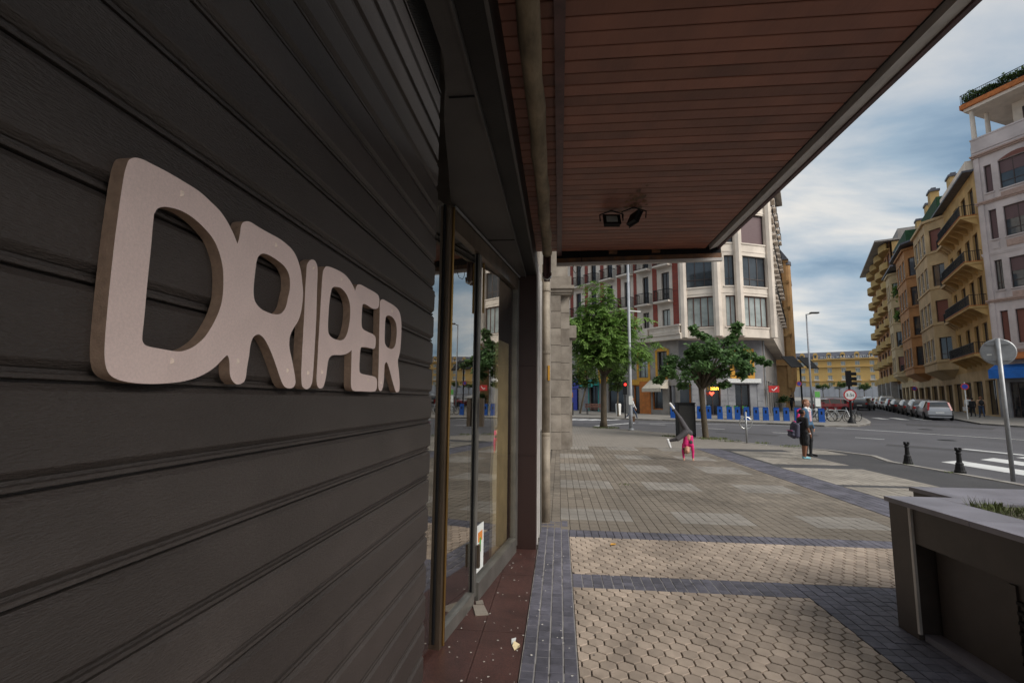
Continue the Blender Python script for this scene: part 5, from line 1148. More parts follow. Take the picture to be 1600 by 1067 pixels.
tree('street_tree', 'slim leaning tree in front of the teal shop awning', (1.81, 43.45, .48), 2.3, .09, mkclumps(8, 22, .35, 0, 3.7, 1.35, 1.2, 1.3, .35, .6), 3800, .22, 'leaf3', .3, 13, 8, (.55, 0))
tree('street_tree', 'slim straight tree before the brown doorway by the orange shop', (4.73, 39.84, .41), 2.2, .08, mkclumps(9, 22, -.05, 0, 3.3, 1.1, 1.0, 1.25, .3, .55), 3600, .2, 'leaf3', .3, 14, 8)
for i, (px, py, s, lb) in enumerate(((117.6, 228.9, 1.0, 'small round tree before the hotel hoarding, nearest the solar panels'), (123.4, 226.8, 1.15, 'small round tree before the hotel hoarding, in the middle'), (131.8, 223.6, 1.0, 'small round tree before the hotel hoarding, nearest the balcony block'))):
    t = tree('far_tree', lb, (px, py, G(px, py)), 3.0 * s, .16, mkclumps(20 + i, 18, 0, 0, 5.0 * s, 2.6 * s, 2.2, 1.4 * s, .7, 1.1), 1500, .5, 'leaf3', .2, 30 + i, 5, (0, 0), 'trees in front of the hotel')
# weeds at the kerb
mb = MB()
for cx, cy, n, r in ((2.5, 26.9, 260, .5), (6.5, 21.6, 260, .42), (7.9, 20.0, 40, .2), (8.6, 19.1, 60, .3), (5.1, 22.4, 90, .35), (6.95, 20.7, 60, .3), (5.55, 7.6, 30, .05), (9.45, 12.9, 26, .1), (9.5, 14.4, 14, .06), (1.28, 9.95, 8, .08), (5.3, 6.45, 20, .2)):
    for _ in range(n):
        a = RN.random() * 6.3; q = r * math.sqrt(RN.random()); x, y = cx + q * math.cos(a) * 1.5, cy + q * math.sin(a); z = G(x, y); h = RN.uniform(.03, .11 if y > 15 else .04); b = RN.random() * 6.3
        mb.add([(x - .012, y, z), (x + .012, y, z), (x + .05 * math.cos(b), y + .05 * math.sin(b), z + h)], [(0, 1, 2)])
stuff(tag(mb.build('weeds', M['grass']), 'small green weeds growing at tree bases and kerb', 'weeds'))

# ------------------------------------------------------------------ street furniture
def place(name, label, cat, x, y, rz=0, group=None, dz=0.0): return thing(name, label, cat, (x, y, G(x, y) + dz), rz, group)
t = place('lamp_pole', 'tall grey lamp pole with a small sign bracket between the two trees', 'lamp post', 3.68, 25.63)
mb = MB(); mb.tube([(0, 0, 0), (0, 0, .9), (0, 0, 10.5)], [.105, .095, .06], 14); mb.build('pole', M['steel_pole'], t, None, True)
mb = MB(); mb.lathe([(.16, 0), (.16, .05), (.11, .1)], 14); mb.build('base', M['steel'], t)
mb = MB(); mb.tube([(0, 0, 10.4), (.6, -.3, 10.9), (1.5, -.7, 11.0)], .05, 8); mb.box(1.3, 2.0, -.95, -.65, 10.95, 11.08); mb.build('lamp_arm', M['steel_pole'], t)
mb = MB(); mb.bar((.05, 0, 6.25), (.62, 0, 6.2), .04, .06); mb.build('bracket', M['white'], t)
mb = MB(); mb.box(-.1, .1, -.115, -.1, 1.3, 1.75); mb.build('notice', M['paper'], t)
mb = MB(); mb.box(.08, .2, -.06, .06, .45, .72); mb.build('junction_box', M['rust'], t)
t = place('advertising_box', 'black upright cabinet standing at the kerb by the small tree', 'cabinet', 5.56, 22.2, .05)
mb = MB(); mb.box(-.38, .38, -.2, .2, .02, 1.47); mb.build('body', M['black'], t)
mb = MB(); mb.box(-.40, .40, -.22, .22, 1.47, 1.52); mb.build('top', M['black'], t)
mb = MB(); mb.box(-.33, .33, -.212, -.201, .12, 1.38); mb.build('door', M['dark_metal'], t)
t = place('bike_ring', 'steel post with ring for locking bicycles at the kerb', 'bike stand', 7.38, 20.14)
mb = MB(); mb.tube([(0, 0, 0), (0, 0, 1.22)], .035, 10); mb.build('post', M['steel'], t, None, True)
mb = MB(); mb.tube([(.235 * math.cos(a * .2618), .03, .78 + .235 * math.sin(a * .2618)) for a in range(24)], .026, 8, closed=True); mb.build('ring', M['stainless'], t, None, True)
bol = [(.115, 0), (.115, .05), (.10, .07), (.085, .16), (.075, .2), (.082, .22), (.055, .26), (.047, .44), (.062, .46), (.05, .48), (.045, .51), (.07, .535), (.068, .555), (.04, .56)]
for x, y, lb in ((9.53, 14.49, 'black cast iron bollard at kerb farther from the round sign'), (9.62, 12.87, 'black cast iron bollard at kerb nearer the round sign')):
    t = place('bollard', lb, 'bollard', x, y, 0, 'bollards at the crossing')
    mb = MB(); mb.lathe(bol, 12); mb.build('post', M['iron'], t)
    mb = MB()
    for k in range(4): mb.box(.035, .068, -.016, .016, .55, .60, 0, RZ(math.pi / 2 * k + .4))
    mb.build('crown_lug', M['iron'], t)
t = place('round_sign', 'back of a round grey traffic sign on a steel post at crossing', 'traffic sign', 9.78, 11.69, -.55)
mb = MB(); mb.tube([(0, 0, 0), (0, 0, 3.12)], .042, 12); mb.build('post', M['steel'], t, None, True)
mb = MB(); mb.lathe([(.285, 0), (.30, .012), (.30, .03), (.28, .032)], 32, T(0, .06, 2.82) @ RX(-math.pi / 2)); mb.build('disc', M['steel'], t)
mb = MB(); mb.box(-.2, .2, .03, .062, 2.98, 3.02); mb.box(-.2, .2, .03, .062, 2.62, 2.66); mb.build('back_rail', M['steel'], t)
mb = MB(); mb.box(-.19, -.11, .055, .059, 2.75, 2.78); mb.build('label_plate', M['white'], t)
t = place('traffic_light', 'black traffic light with round weight limit sign on the island tip', 'traffic light', 19.46, 34.58, -.35)
mb = MB(); mb.lathe([(.26, 0), (.24, .08), (.12, .3), (.075, .4), (.07, 2.5)], 14); mb.build('pole', M['iron'], t)
mb = MB(); mb.box(-.15, .15, -.12, .14, 2.45, 3.5); mb.build('housing', M['black'], t)
for k in range(3):
    mb = MB(); mb.lathe([(.11, 0), (.115, .30)], 12, T(.14, .0, 2.63 + k * .33) @ RY(math.pi / 2), cap=False); mb.build('visor', M['black'], t)
    mb = MB(); mb.lathe([(.10, 0), (.09, .02), (.02, .04)], 12, T(.14, 0, 2.63 + k * .33) @ RY(math.pi / 2)); mb.build('lens', M['glass_d'], t)
mb = MB(); mb.lathe([(.37, 0), (.37, .02)], 32, T(0, -.09, 1.87) @ RX(math.pi / 2)); s_ = mb.build('limit_disc', M['red'], t)
mb = MB(); mb.lathe([(.295, 0), (.295, .004)], 32, T(0, -.111, 1.87) @ RX(math.pi / 2)); mb.build('white_disc', M['white'], s_)
textob('number', '3.5t', .30, M['black'], s_, T(0, -.118, 1.86) @ FACE, .002)
t = place('street_lamp', 'slender street lamp with flat head behind the solar panels', 'lamp post', 20.61, 41.89)
mb = MB(); mb.tube([(0, 0, 0), (0, 0, 8.55)], [.09, .055], 10); mb.build('pole', M['steel_pole'], t, None, True)
mb = MB(); mb.bar((0, 0, 8.5), (.5, -.2, 8.6), .06, .06); mb.box(.2, .85, -.4, -.1, 8.55, 8.66); mb.build('lamp_head', M['dark_metal'], t)
t = place('solar_pole', 'black pole carrying two tilted solar panels by the bike docks', 'solar panel', 20.2, 42.6)
mb = MB(); mb.tube([(0, 0, 0), (0, 0, 4.5)], .07, 10); mb.build('pole', M['black'], t, None, True)
for sx, a in ((-1, .0), (1, .0)):
    mb = MB(); mb.box(-.55, .55, -.75, .75, -.03, .03); mb.build('panel', M['black'], t, T(sx * .62, -.05, 4.55 - sx * .04) @ RZ(.25) @ RX(math.radians(42)) @ RY(.06 * sx))
mb = MB(); mb.lathe([(.2, 0), (.2, .02)], 20, T(-.22, -.1, 2.75) @ RX(math.pi / 2)); nps = mb.build('no_parking_sign', M['red'], t)
mb = MB(); mb.lathe([(.15, 0), (.15, .004)], 20, T(-.22, -.121, 2.75) @ RX(math.pi / 2)); mb.build('blue_disc', M['signblue'], nps)
t = place('info_sign', 'bike station information panel with green logo next to the solar pole', 'sign', 20.9, 41.6, .1)
mb = MB(); mb.box(-.25, .25, -.05, .05, .0, 2.2); mb.build('panel', M['steel'], t)
mb = MB(); mb.box(-.2, .2, -.062, -.051, 1.65, 2.1); mb.build('logo', M['green'], t)
mb = MB(); mb.box(-.2, .2, -.063, -.0515, .9, 1.55); mb.build('map', M['paper'], t)
for i, (x, y, lb) in enumerate(((32.8, 42.6, 'no parking sign on a white post by the silver car'), (42.2, 62.0, 'no parking sign farther down the row of parked cars'))):
    t = place('no_parking_post', lb, 'traffic sign', x, y, -.4, 'no parking signs')
    mb = MB(); mb.tube([(0, 0, 0), (0, 0, 2.95)], .04, 8); mb.build('post', M['white'], t)
    mb = MB(); mb.lathe([(.26, 0), (.26, .02)], 20, T(0, -.05, 2.6) @ RX(math.pi / 2)); q = mb.build('disc', M['red'], t)
    mb = MB(); mb.lathe([(.19, 0), (.19, .004)], 20, T(0, -.071, 2.6) @ RX(math.pi / 2)); mb.build('blue_disc', M['signblue'], q)
t = place('pedestrian_signal', 'small black traffic signal showing red at the orange shop', 'traffic light', 4.9, 36.9)
mb = MB(); mb.tube([(0, 0, 0), (0, 0, 2.5)], .05, 8); mb.build('pole', M['black'], t)
mb = MB(); mb.box(-.15, .15, -.12, .12, 1.75, 2.75); mb.build('housing', M['black'], t)
mb = MB(); mb.lathe([(.1, 0), (.1, .03)], 12, T(.02, -.12, 2.5) @ RX(math.pi / 2)); mb.build('lens', M['redlight'], t)
t = place('park_bench', 'dark slatted bench on the far pavement under the leaning tree', 'bench', 3.1, 42.3, .15)
for k in range(4): mb = MB(); mb.box(-.85, .85, -.2 + k * .11, -.11 + k * .11, .42, .46); mb.build('seat_slat', M['wood_win'], t)
for k in range(3): mb = MB(); mb.box(-.85, .85, .26 + k * .03, .29 + k * .03, .55 + k * .13, .65 + k * .13); mb.build('back_slat', M['wood_win'], t)
for x in (-.7, .7): mb = MB(); mb.bar((x, -.2, 0), (x, -.15, .42), .05, .05); mb.bar((x, .22, 0), (x, .34, .9), .05, .05); mb.bar((x, -.18, .40), (x, .26, .40), .05, .05); mb.build('leg', M['iron'], t)
t = place('litter_bin', 'white litter bin at the far kerb beside the bench', 'bin', 5.0, 42.0)
mb = MB(); mb.lathe([(.2, 0), (.24, .9), (.2, .95)], 12); mb.build('bin', M['white'], t)
t = place('potted_plant', 'potted green shrub on the pavement at the sandstone building', 'plant', 23.8, 54.5)
mb = MB(); mb.lathe([(.25, 0), (.4, .9), (.36, .9), (.3, .7)], 12); mb.build('pot', M['pebble'], t)
mb = MB(); leafcloud(mb, [((0, 0, 1.2), .5), ((.2, 0, 1.4), .4)], 260, .3, .1); mb.build('leaves', M['leaf2'], t)
for i, x in enumerate((1.1,)):
    t = place('kerb_post', 'thin black post on the far pavement near the stone pilaster', 'bollard', x, 40.6)
    mb = MB(); mb.lathe([(.07, 0), (.06, .9), (.08, .95), (.03, 1.05)], 10); mb.build('post', M['iron'], t)

# bike-share docks
DK = [(8.55, 37.7), (9.1, 37.6), (10.4, 37.35), (11.0, 37.2), (11.75, 37.0), (12.35, 36.8), (12.85, 36.6), (13.4, 36.4), (14.0, 36.25), (14.6, 36.1), (15.25, 35.95), (15.85, 35.8), (16.5, 35.6), (17.75, 34.95)]
for i, (x, y) in enumerate(DK):
    t = place('bike_dock', 'blue bike dock post, %s counting from the orange shopfront' % ORD[i], 'bike dock', x, y, -.25, 'row of blue bike docks')
    mb = MB(); mb.add([(-.19, -.13, 0), (.19, -.13, 0), (.17, .13, 0), (-.17, .13, 0), (-.175, -.10, .88), (.175, -.10, .88), (.16, .10, .93), (-.16, .10, .93)], [(0, 3, 2, 1), (4, 5, 6, 7), (0, 1, 5, 4), (1, 2, 6, 5), (2, 3, 7, 6), (3, 0, 4, 7)]); mb.build('shell', M['blue_dock'], t)
    mb = MB(); mb.box(-.186, -.176, -.10, .10, .05, .85); mb.build('side_strip', M['green_dark'], t)
    mb = MB(); mb.add([(-.05, -.118, .52), (.05, -.118, .52), (.05, -.111, .74), (-.05, -.111, .74)], [(0, 1, 2, 3)]); mb.build('slot', M['black'], t)
    mb = MB(); mb.box(-.17, .17, -.09, .09, .905, .95); mb.build('cap', M['blue_dock'], t)
    mb = MB(); mb.box(-.23, .23, -.18, .18, -.02, .025); mb.build('base_plate', M['steel'], t)

def bicycle(name, label, x, y, rz, fm, fender=None, lean=0.0, group=None):
    t = place(name, label, 'bicycle', x, y, rz, group); Lm = RX(lean)
    for wx in (-.53, .53):
        mb = MB(); mb.tube([(wx + .33 * math.cos(a * math.pi / 10), 0, .34 + .33 * math.sin(a * math.pi / 10)) for a in range(20)], .02, 6, closed=True); wo = mb.build('wheel', M['tyre'], t, Lm)
        mb = MB()
        for a in range(8): mb.bar((wx, 0, .34), (wx + .32 * math.cos(a * math.pi / 4), 0, .34 + .32 * math.sin(a * math.pi / 4)), .006, .006)
        mb.build('spokes', M['steel'], wo)
    mb = MB(); bb, hd_, st_ = (-.08, 0, .30), (.38, 0, .80), (-.22, 0, .82)
    for a, b in ((bb, hd_), (bb, st_), (st_, hd_), (bb, (-.53, 0, .34)), (st_, (-.53, 0, .34)), (hd_, (.53, 0, .34)), (hd_, (.35, 0, .98)), (st_, (-.25, 0, .95))): mb.tube([a, b], .024, 7)
    mb.build('frame', fm, t, Lm)
    mb = MB(); mb.tube([(.22, -.28, 1.0), (.36, -.18, 1.0), (.36, .18, 1.0), (.22, .28, 1.0)], .016, 6); mb.build('handlebar', M['black'], t, Lm)
    mb = MB(); mb.add([(-.40, -.09, .96), (-.40, .09, .96), (-.12, .03, .97), (-.12, -.03, .97), (-.40, -.07, 1.02), (-.40, .07, 1.02), (-.12, .02, 1.0), (-.12, -.02, 1.0)], [(0, 3, 2, 1), (4, 5, 6, 7), (0, 1, 5, 4), (1, 2, 6, 5), (2, 3, 7, 6), (3, 0, 4, 7)]); mb.build('saddle', M['black'], t, Lm)
    if fender:
        for wx in (-.53, .53):
            mb = MB(); mb.tube([(wx + .37 * math.cos(a * .3 + .3), 0, .34 + .37 * math.sin(a * .3 + .3)) for a in range(9)], .035, 6); mb.build('fender', fender, t, Lm)
        mb = MB(); mb.box(.48, .72, -.14, .14, .78, 1.0); mb.build('basket', fender, t, Lm)
    return t
M['bike_w'] = mat('white_bike_frame', (0.6, 0.62, 0.62), 0.4); M['bike_g'] = mat('green_fender', (0.10, 0.42, 0.03), 0.4); M['bike_k'] = mat('dark_bike_frame', (0.05, 0.05, 0.06), 0.4); M['bike_s'] = mat('silver_bike_frame', (0.42, 0.43, 0.45), 0.35, metal=.6); M['bike_b'] = mat('light_blue_helmet', (.1, .35, .6), .4)
for i, k in enumerate((3, 5, 6, 7)):
    x, y = DK[k]; bicycle('share_bicycle', 'white and green share bicycle parked at the %s dock' % ORD[k], x + .25, y + .95, math.radians(72), M['bike_w'], M['bike_g'] if i else M['bike_b'], 0, 'bike share bicycles')
for i, (x, y, a, m, lb) in enumerate(((18.0, 36.6, 15, 'bike_s', 'silver bicycle nearest the last blue dock'), (18.5, 36.2, -10, 'bike_k', 'dark bicycle leaning second from the last blue dock'), (19.1, 36.5, 8, 'bike_w', 'white bicycle in the middle of the parked bicycles'), (19.7, 36.2, -14, 'bike_s', 'silver bicycle behind the traffic light pole'), (20.5, 36.4, 20, 'bike_k', 'dark bicycle at the tip of the island'))):
    bicycle('bicycle', lb, x, y, math.radians(a), M[m], None, math.radians(6 * (-1) ** i), 'bicycles parked on the island')

# ------------------------------------------------------------------ cars
def car(label, loc, rz, paint, kind='hatch', L=4.2, H=1.5, group=None, name='parked_car'):
    t = thing(name, label, 'car', loc, rz, group); k = L / 4.3; hk = H / 1.52
    if kind == 'wagon':
        top = [(-2.15, .45), (-2.14, .72), (-2.10, .92), (-2.05, 1.02), (-1.98, 1.18), (-1.86, 1.40), (-1.72, 1.48), (-1.2, 1.52), (-.4, 1.53), (.1, 1.50), (.45, 1.42), (1.12, 1.0), (1.5, .94), (1.95, .83), (2.1, .70), (2.15, .45)]
    else:
        top = [(-2.15, .45), (-2.13, .74), (-2.06, .93), (-2.0, 1.02), (-1.85, 1.16), (-1.55, 1.36), (-1.3, 1.44), (-.9, 1.49), (-.4, 1.52), (.1, 1.49), (.4, 1.41), (1.12, 1.0), (1.5, .93), (1.95, .8), (2.1, .68), (2.15, .45)]
    xs_extra = [-1.62, -1.58, -1.05, -.98, .02, .09, .78]
    def zt(x):
        for (a, b), (c, d) in zip(top, top[1:]):
            if a <= x <= c: return b + (d - b) * (x - a) / (c - a) if c > a else b
        return top[-1][1]
    X = sorted({x for x, _ in top} | set(xs_extra)); belt = .95; S = []
    for x in X:
        z = zt(x); e = abs(x) / 2.15; w_ = .875 * (1 - .13 * e ** 5 - .05 * e ** 2); zb = min(belt, z); cab = max(0, z - zb)
        wr = w_ * .985 - cab * .36
        S.append([(w_ * .9, .22), (w_, .34), (w_ * 1.01, .62), (w_ * .985, zb - .001), (wr, max(z - .05, zb)), (wr * .82, z), (0, z + .012)])
    groups = {'body': MB(), 'side_window': MB(), 'windscreen': MB(), 'rear_window': MB()}
    sides = {1: MB(), -1: MB()}
    for i in range(len(X) - 1):
        xm = (X[i] + X[i + 1]) / 2
        for sgn in (1, -1):
            for j in range(6):
                q = [(X[i] * k, sgn * S[i][j][0], S[i][j][1] * hk), (X[i + 1] * k, sgn * S[i + 1][j][0], S[i + 1][j][1] * hk), (X[i + 1] * k, sgn * S[i + 1][j + 1][0], S[i + 1][j + 1][1] * hk), (X[i] * k, sgn * S[i][j + 1][0], S[i][j + 1][1] * hk)]
                q = q if sgn < 0 else q[::-1]
                tgt = groups['body']
                if j == 3 and (-1.6 < xm < -1.04 or -.99 < xm < .03 or .08 < xm < .79) : tgt = sides[sgn]
                elif j >= 4 and .42 < xm < 1.12: tgt = groups['windscreen']
                elif j >= 4 and (-2.03 < xm < -1.84 if kind == 'wagon' else -2.0 < xm < -1.5): tgt = groups['rear_window']
                tgt.add(q, [(0, 1, 2, 3)])
    b_ = groups['body']
    for i in (0, len(X) - 1):
        P = [(X[i] * k, y, z * hk) for y, z in S[i]] + [(X[i] * k, -y, z * hk) for y, z in S[i][-2::-1]]
        b_.add(P, [tuple(range(len(P))) if i else tuple(reversed(range(len(P))))])
    b_.build('body', paint, t)
    for sgn in (1, -1): sides[sgn].build('side_window', M['glass_d'], t)
    groups['windscreen'].build('windscreen', M['glass_f'], t); groups['rear_window'].build('rear_window', M['glass_f'], t)
    mb = MB(); mb.box(-2.08 * k, 2.08 * k, -.8, .8, .18, .24); mb.build('underbody', M['black'], t)
    for wx in (-1.32, 1.34):
        for sgn in (1, -1):
            Wm = T(wx * k, sgn * .80, .31) @ RX(-sgn * math.pi / 2)
            mb = MB(); mb.lathe([(.365, -.02), (.365, .094)], 20, Wm); mb.build('wheel_arch', M['black'], t)
            mb = MB(); mb.lathe([(.2, .06), (.29, .06), (.31, .08), (.31, .10), (.29, .118), (.205, .118)], 20, Wm); wo = mb.build('wheel', M['tyre'], t)
            mb = MB(); mb.lathe([(.205, .10), (.19, .119), (.17, .108), (.05, .112), (.045, .124), (.005, .124)], 20, Wm); mb.build('rim', M['rim'], wo)
    for sgn in (1, -1):
        mb = MB()
        if kind == 'wagon': mb.bar((-2.125 * k, sgn * .70, .78 * hk), (-1.87 * k, sgn * .585, 1.38 * hk), .13, .07)
        else: mb.box(-2.15 * k, -2.02 * k, sgn * .70 - .12, sgn * .70 + .12, .72 * hk, .90 * hk)
        mb.build('tail_light', M['tail'], t)
        mb = MB(); mb.box(1.98 * k, 2.12 * k, sgn * .62 - .16, sgn * .62 + .16, .60 * hk, .74 * hk); mb.build('headlight', M['lamp'], t)
        mb = MB(); mb.box(.62 * k, .78 * k, sgn * .90 - .09, sgn * .90 + .09, .93 * hk, 1.06 * hk); mb.build('mirror', paint, t)
        if kind == 'wagon': mb = MB(); mb.tube([(-1.6 * k, sgn * .55, 1.53 * hk), (-1.0 * k, sgn * .56, 1.58 * hk), (.1 * k, sgn * .56, 1.56 * hk)], .02, 6); mb.build('roof_rail', M['black'], t)
    mb = MB(); mb.box(-2.165 * k, -2.15 * k, -.26, .26, .55 * hk, .66 * hk); mb.build('number_plate', M['white'], t)
    mb = MB(); mb.box(-2.17 * k, -2.10 * k, -.74, .74, .34 * hk, .42 * hk); mb.build('bumper_strip', M['black'], t)
    return t
def paint(name, c, metal=.3): return mat('paint_' + name, c, .3, var=.05, scale=1, metal=metal, coat=.6)
PT = {'silver': paint('silver', (.40, .40, .42), .6), 'white': paint('white', (.62, .62, .62), 0), 'grey': paint('grey', (.16, .165, .175), .4), 'black': paint('black', (.02, .02, .024), .2), 'red': paint('red', (.36, .018, .022), .2), 'blue': paint('blue', (.06, .09, .17), .3), 'dark': paint('dark', (.05, .055, .065), .3)}
ua = math.atan2(ub.y, ub.x)
ROW = [('silver', 'wagon', 4.5, 1.55, 'silver estate car with red upright tail lights, nearest of the parked row'), ('silver', 'hatch', 4.2, 1.6, 'silver parked car directly in front of the estate car'), ('grey', 'hatch', 4.1, 1.5, 'grey car third in the parked row'), ('black', 'hatch', 4.2, 1.48, 'black car fourth in the parked row'),
       ('grey', 'wagon', 4.4, 1.5, 'grey estate fifth in the parked row'), ('white', 'hatch', 4.3, 1.75, 'white tall car sixth in the parked row'), ('white', 'hatch', 4.1, 1.5, 'white car seventh in the parked row'), ('silver', 'wagon', 4.4, 1.52, 'silver estate eighth in the parked row'), ('blue', 'hatch', 4.2, 1.5, 'dark blue car ninth in the parked row'), ('silver', 'hatch', 4.2, 1.5, 'silver car farthest along the parked row')]
slope = math.atan(.019 * ub.y)
for i, (c, kd, L, H, lb) in enumerate(ROW):
    s = 52.6 + i * 5.55 + (0, .2, -.2, .1, 0, .2, .1, -.1, 0, .1)[i]; off = 8.85 + RN.uniform(-.12, .12); q = nR * off + ub * s
    t = car(lb, (q.x, q.y, G(q.x, q.y) - .10), ua, PT[c], kd, L, H, 'cars parked along the side street'); t.rotation_euler = (0, -slope, ua + RN.uniform(-.02, .02))
car('red car passing behind the parked bicycles', (29.6, 56.8, G(0, 56.8) - .10), math.radians(172), PT['red'], 'hatch', 4.3, 1.5, None, 'red_car')
car('dark grey car driving away in the middle of the side street', (37.8, 64.5, G(0, 64.5) - .10), ua - .25, PT['dark'], 'hatch', 4.4, 1.5, None, 'moving_car')

# ------------------------------------------------------------------ people
SK = {'skin': mat('skin_light', (0.46, 0.24, 0.16), 0.6, var=.08), 'skin2': mat('skin_brown', (0.20, 0.085, 0.045), 0.6, var=.08), 'black': mat('black_cloth', (0.018, 0.018, 0.020), 0.85, var=.2), 'denim': mat('denim', (0.055, 0.125, 0.215), 0.9, c2=(.03, .075, .14), scale=18),
      'pink': mat('magenta_cloth', (0.62, 0.018, 0.16), 0.8, var=.12), 'bagk': mat('grey_purple_nylon', (0.060, 0.058, 0.095), .7, c2=(.030, .028, .05), scale=9), 'grey': mat('grey_leggings', (0.062, 0.057, 0.062), 0.85, var=.15), 'white': mat('white_cloth', (0.62, 0.62, 0.62), 0.8, var=.06), 'cyan': mat('cyan_shoe', (0.20, 0.50, 0.60), 0.6, var=.1),
      'tan': mat('tan_cloth', (0.40, 0.25, 0.15), 0.85, var=.1), 'jeans': mat('dark_jeans', (0.035, 0.055, 0.10), 0.9, var=.2), 'hairb': mat('brown_hair', (0.06, 0.032, 0.018), 0.8, var=.3, scale=40), 'hairk': mat('black_hair', (0.012, 0.010, 0.009), 0.8, var=.3, scale=40), 'hairr': mat('cropped_reddish_hair', (0.20, 0.085, 0.04), 0.8, var=.2, scale=40), 'stripe': mat('pink_striped_shirt', (0.62, 0.25, 0.30), 0.8, c2=(.65, .55, .55), scale=30)}
def capsule(mb, a, b, r0, r1, n=12):
    a = Vector(a); b = Vector(b); d = b - a; L = max(d.length, 1e-4)
    q = (d if d.length > 1e-4 else Vector((0, 0, 1))).to_track_quat('Z', 'X').to_matrix().to_4x4(); q.translation = a
    pr = [(r0 * math.sin(t), -r0 * math.cos(t)) for t in (.12, .5, .9, 1.3)] + [(r1 * math.cos(t), L + r1 * math.sin(t)) for t in (.27, .67, 1.07, 1.45)]
    mb.lathe(pr, n, q)
def body(caps, voxel, name, parent):
    mb = MB()
    for a, b, r0, r1, m in caps: capsule(mb, a, b, r0, r1)
    me = mb.mesh('tmp', SK['black']); o = bpy.data.objects.new('tmp', me); C.objects.link(o)
    md = o.modifiers.new('r', 'REMESH'); md.mode = 'VOXEL'; md.voxel_size = voxel
    ms = o.modifiers.new('s', 'SMOOTH'); ms.factor = .5; ms.iterations = 2
    bpy.context.view_layer.update(); dg = bpy.context.evaluated_depsgraph_get()
    r = bpy.data.meshes.new_from_object(o.evaluated_get(dg)); r.name = name
    bpy.data.objects.remove(o); bpy.data.meshes.remove(me)
    keys = []
    for c in caps:
        if c[4] not in keys: keys.append(c[4])
    r.materials.clear()
    for kk in keys: r.materials.append(SK[kk])
    cen = np.empty(len(r.polygons) * 3, dtype=np.float32); r.polygons.foreach_get('center', cen); cen = cen.reshape(-1, 3)
    best = np.full(len(cen), 1e9); idx = np.zeros(len(cen), dtype=np.int32)
    for a, b, r0, r1, m in caps:
        A = np.array(a, float); Bv = np.array(b, float); d = Bv - A; L2 = max(d @ d, 1e-9)
        t = np.clip((cen - A) @ d / L2, 0, 1); dist = np.linalg.norm(cen - (A + t[:, None] * d), axis=1) - (r0 + (r1 - r0) * t)
        s = dist < best; best[s] = dist[s]; idx[s] = keys.index(m)
    r.polygons.foreach_set('material_index', idx); r.polygons.foreach_set('use_smooth', [True] * len(r.polygons)); r.update()
    return ob(name, r, parent)
def hand(caps, w_, d, k, m):
    """palm and five bent fingers from wrist w_ in direction d"""
    w_ = Vector(w_); d = Vector(d).normalized(); sd_ = d.cross(Vector((0, 1, 0)) if abs(d.y) < .8 else Vector((1, 0, 0))).normalized(); up = sd_.cross(d)
    caps.append((w_, w_ + d * .05 * k, .020 * k, .026 * k, m))
    for i, l in enumerate((.030, .036, .034, .026)):
        p = w_ + d * .065 * k + sd_ * (.027 - .018 * i) * k; e1 = p + d * l * k + up * .008 * k; caps.append((p, e1, .0085 * k, .008 * k, m)); caps.append((e1, e1 + (d * .7 + up * .7) * l * .7 * k, .008 * k, .0065 * k, m))
    p = w_ + d * .02 * k + sd_ * .024 * k; caps.append((p, p + (d * .6 + sd_ * .7) * .045 * k, .010 * k, .008 * k, m))
def standing(H, skin, top, legs, shoes, stride=0.0, sleeve=True, shorts=False, fine=True, arm=0.0):
    S_ = H; c = []
    def P(x, y, z): return (x * S_, y * S_, z * S_)
    for s in (-1, 1):
        sw = stride * s
        hip, kn, an = (s * .052, 0, .51), (s * .052, -.12 * sw - .01, .285), (s * .052, -.20 * sw + .01 + max(0, -sw) * .06, .045 + max(0, -sw) * .05)
        c.append((P(*hip), P(*kn), .056 * S_, .040 * S_, legs)); c.append((P(*kn), P(*an), .037 * S_, .024 * S_, skin if shorts else legs))
        c.append((P(an[0], an[1] + .012, an[2] - .018), P(an[0] + s * .008, an[1] - .095, an[2] - .025), .023 * S_, .020 * S_, shoes))
        el, wr = (s * .150, .015 + .07 * sw * s * s + 0, .635), (s * .158, -.03 + .10 * sw - arm * .1, .49 + arm * .05)
        c.append((P(s * .118, 0, .80), P(*el), .036 * S_, .029 * S_, top)); c.append((P(*el), P(*wr), .027 * S_, .019 * S_, top if sleeve else skin))
        if fine: hand(c, P(*wr), (0, -.2, -1), S_ / 1.75 * 1.05, skin)
        else: c.append((P(*wr), P(wr[0], wr[1] - .01, wr[2] - .06), .019 * S_, .016 * S_, skin))
        c.append((P(s * .04, 0, .56), P(s * .066, 0, .77), .062 * S_, .060 * S_, top))
        c.append((P(s * .052, 0.0, .925), P(s * .056, .0, .93), .010 * S_, .012 * S_, skin))
    c.append((P(-.045, 0, .535), P(.045, 0, .535), .066 * S_, .066 * S_, legs)); c.append((P(-.09, 0, .80), P(.09, 0, .80), .043 * S_, .043 * S_, top))
    c.append((P(0, 0, .82), P(0, -.006, .88), .032 * S_, .029 * S_, skin)); c.append((P(0, -.004, .908), P(0, .002, .945), .047 * S_, .053 * S_, skin)); c.append((P(0, -.03, .885), P(0, -.022, .90), .024 * S_, .03 * S_, skin)); c.append((P(0, -.05, .928), P(0, -.062, .915), .008 * S_, .010 * S_, skin))
    return c
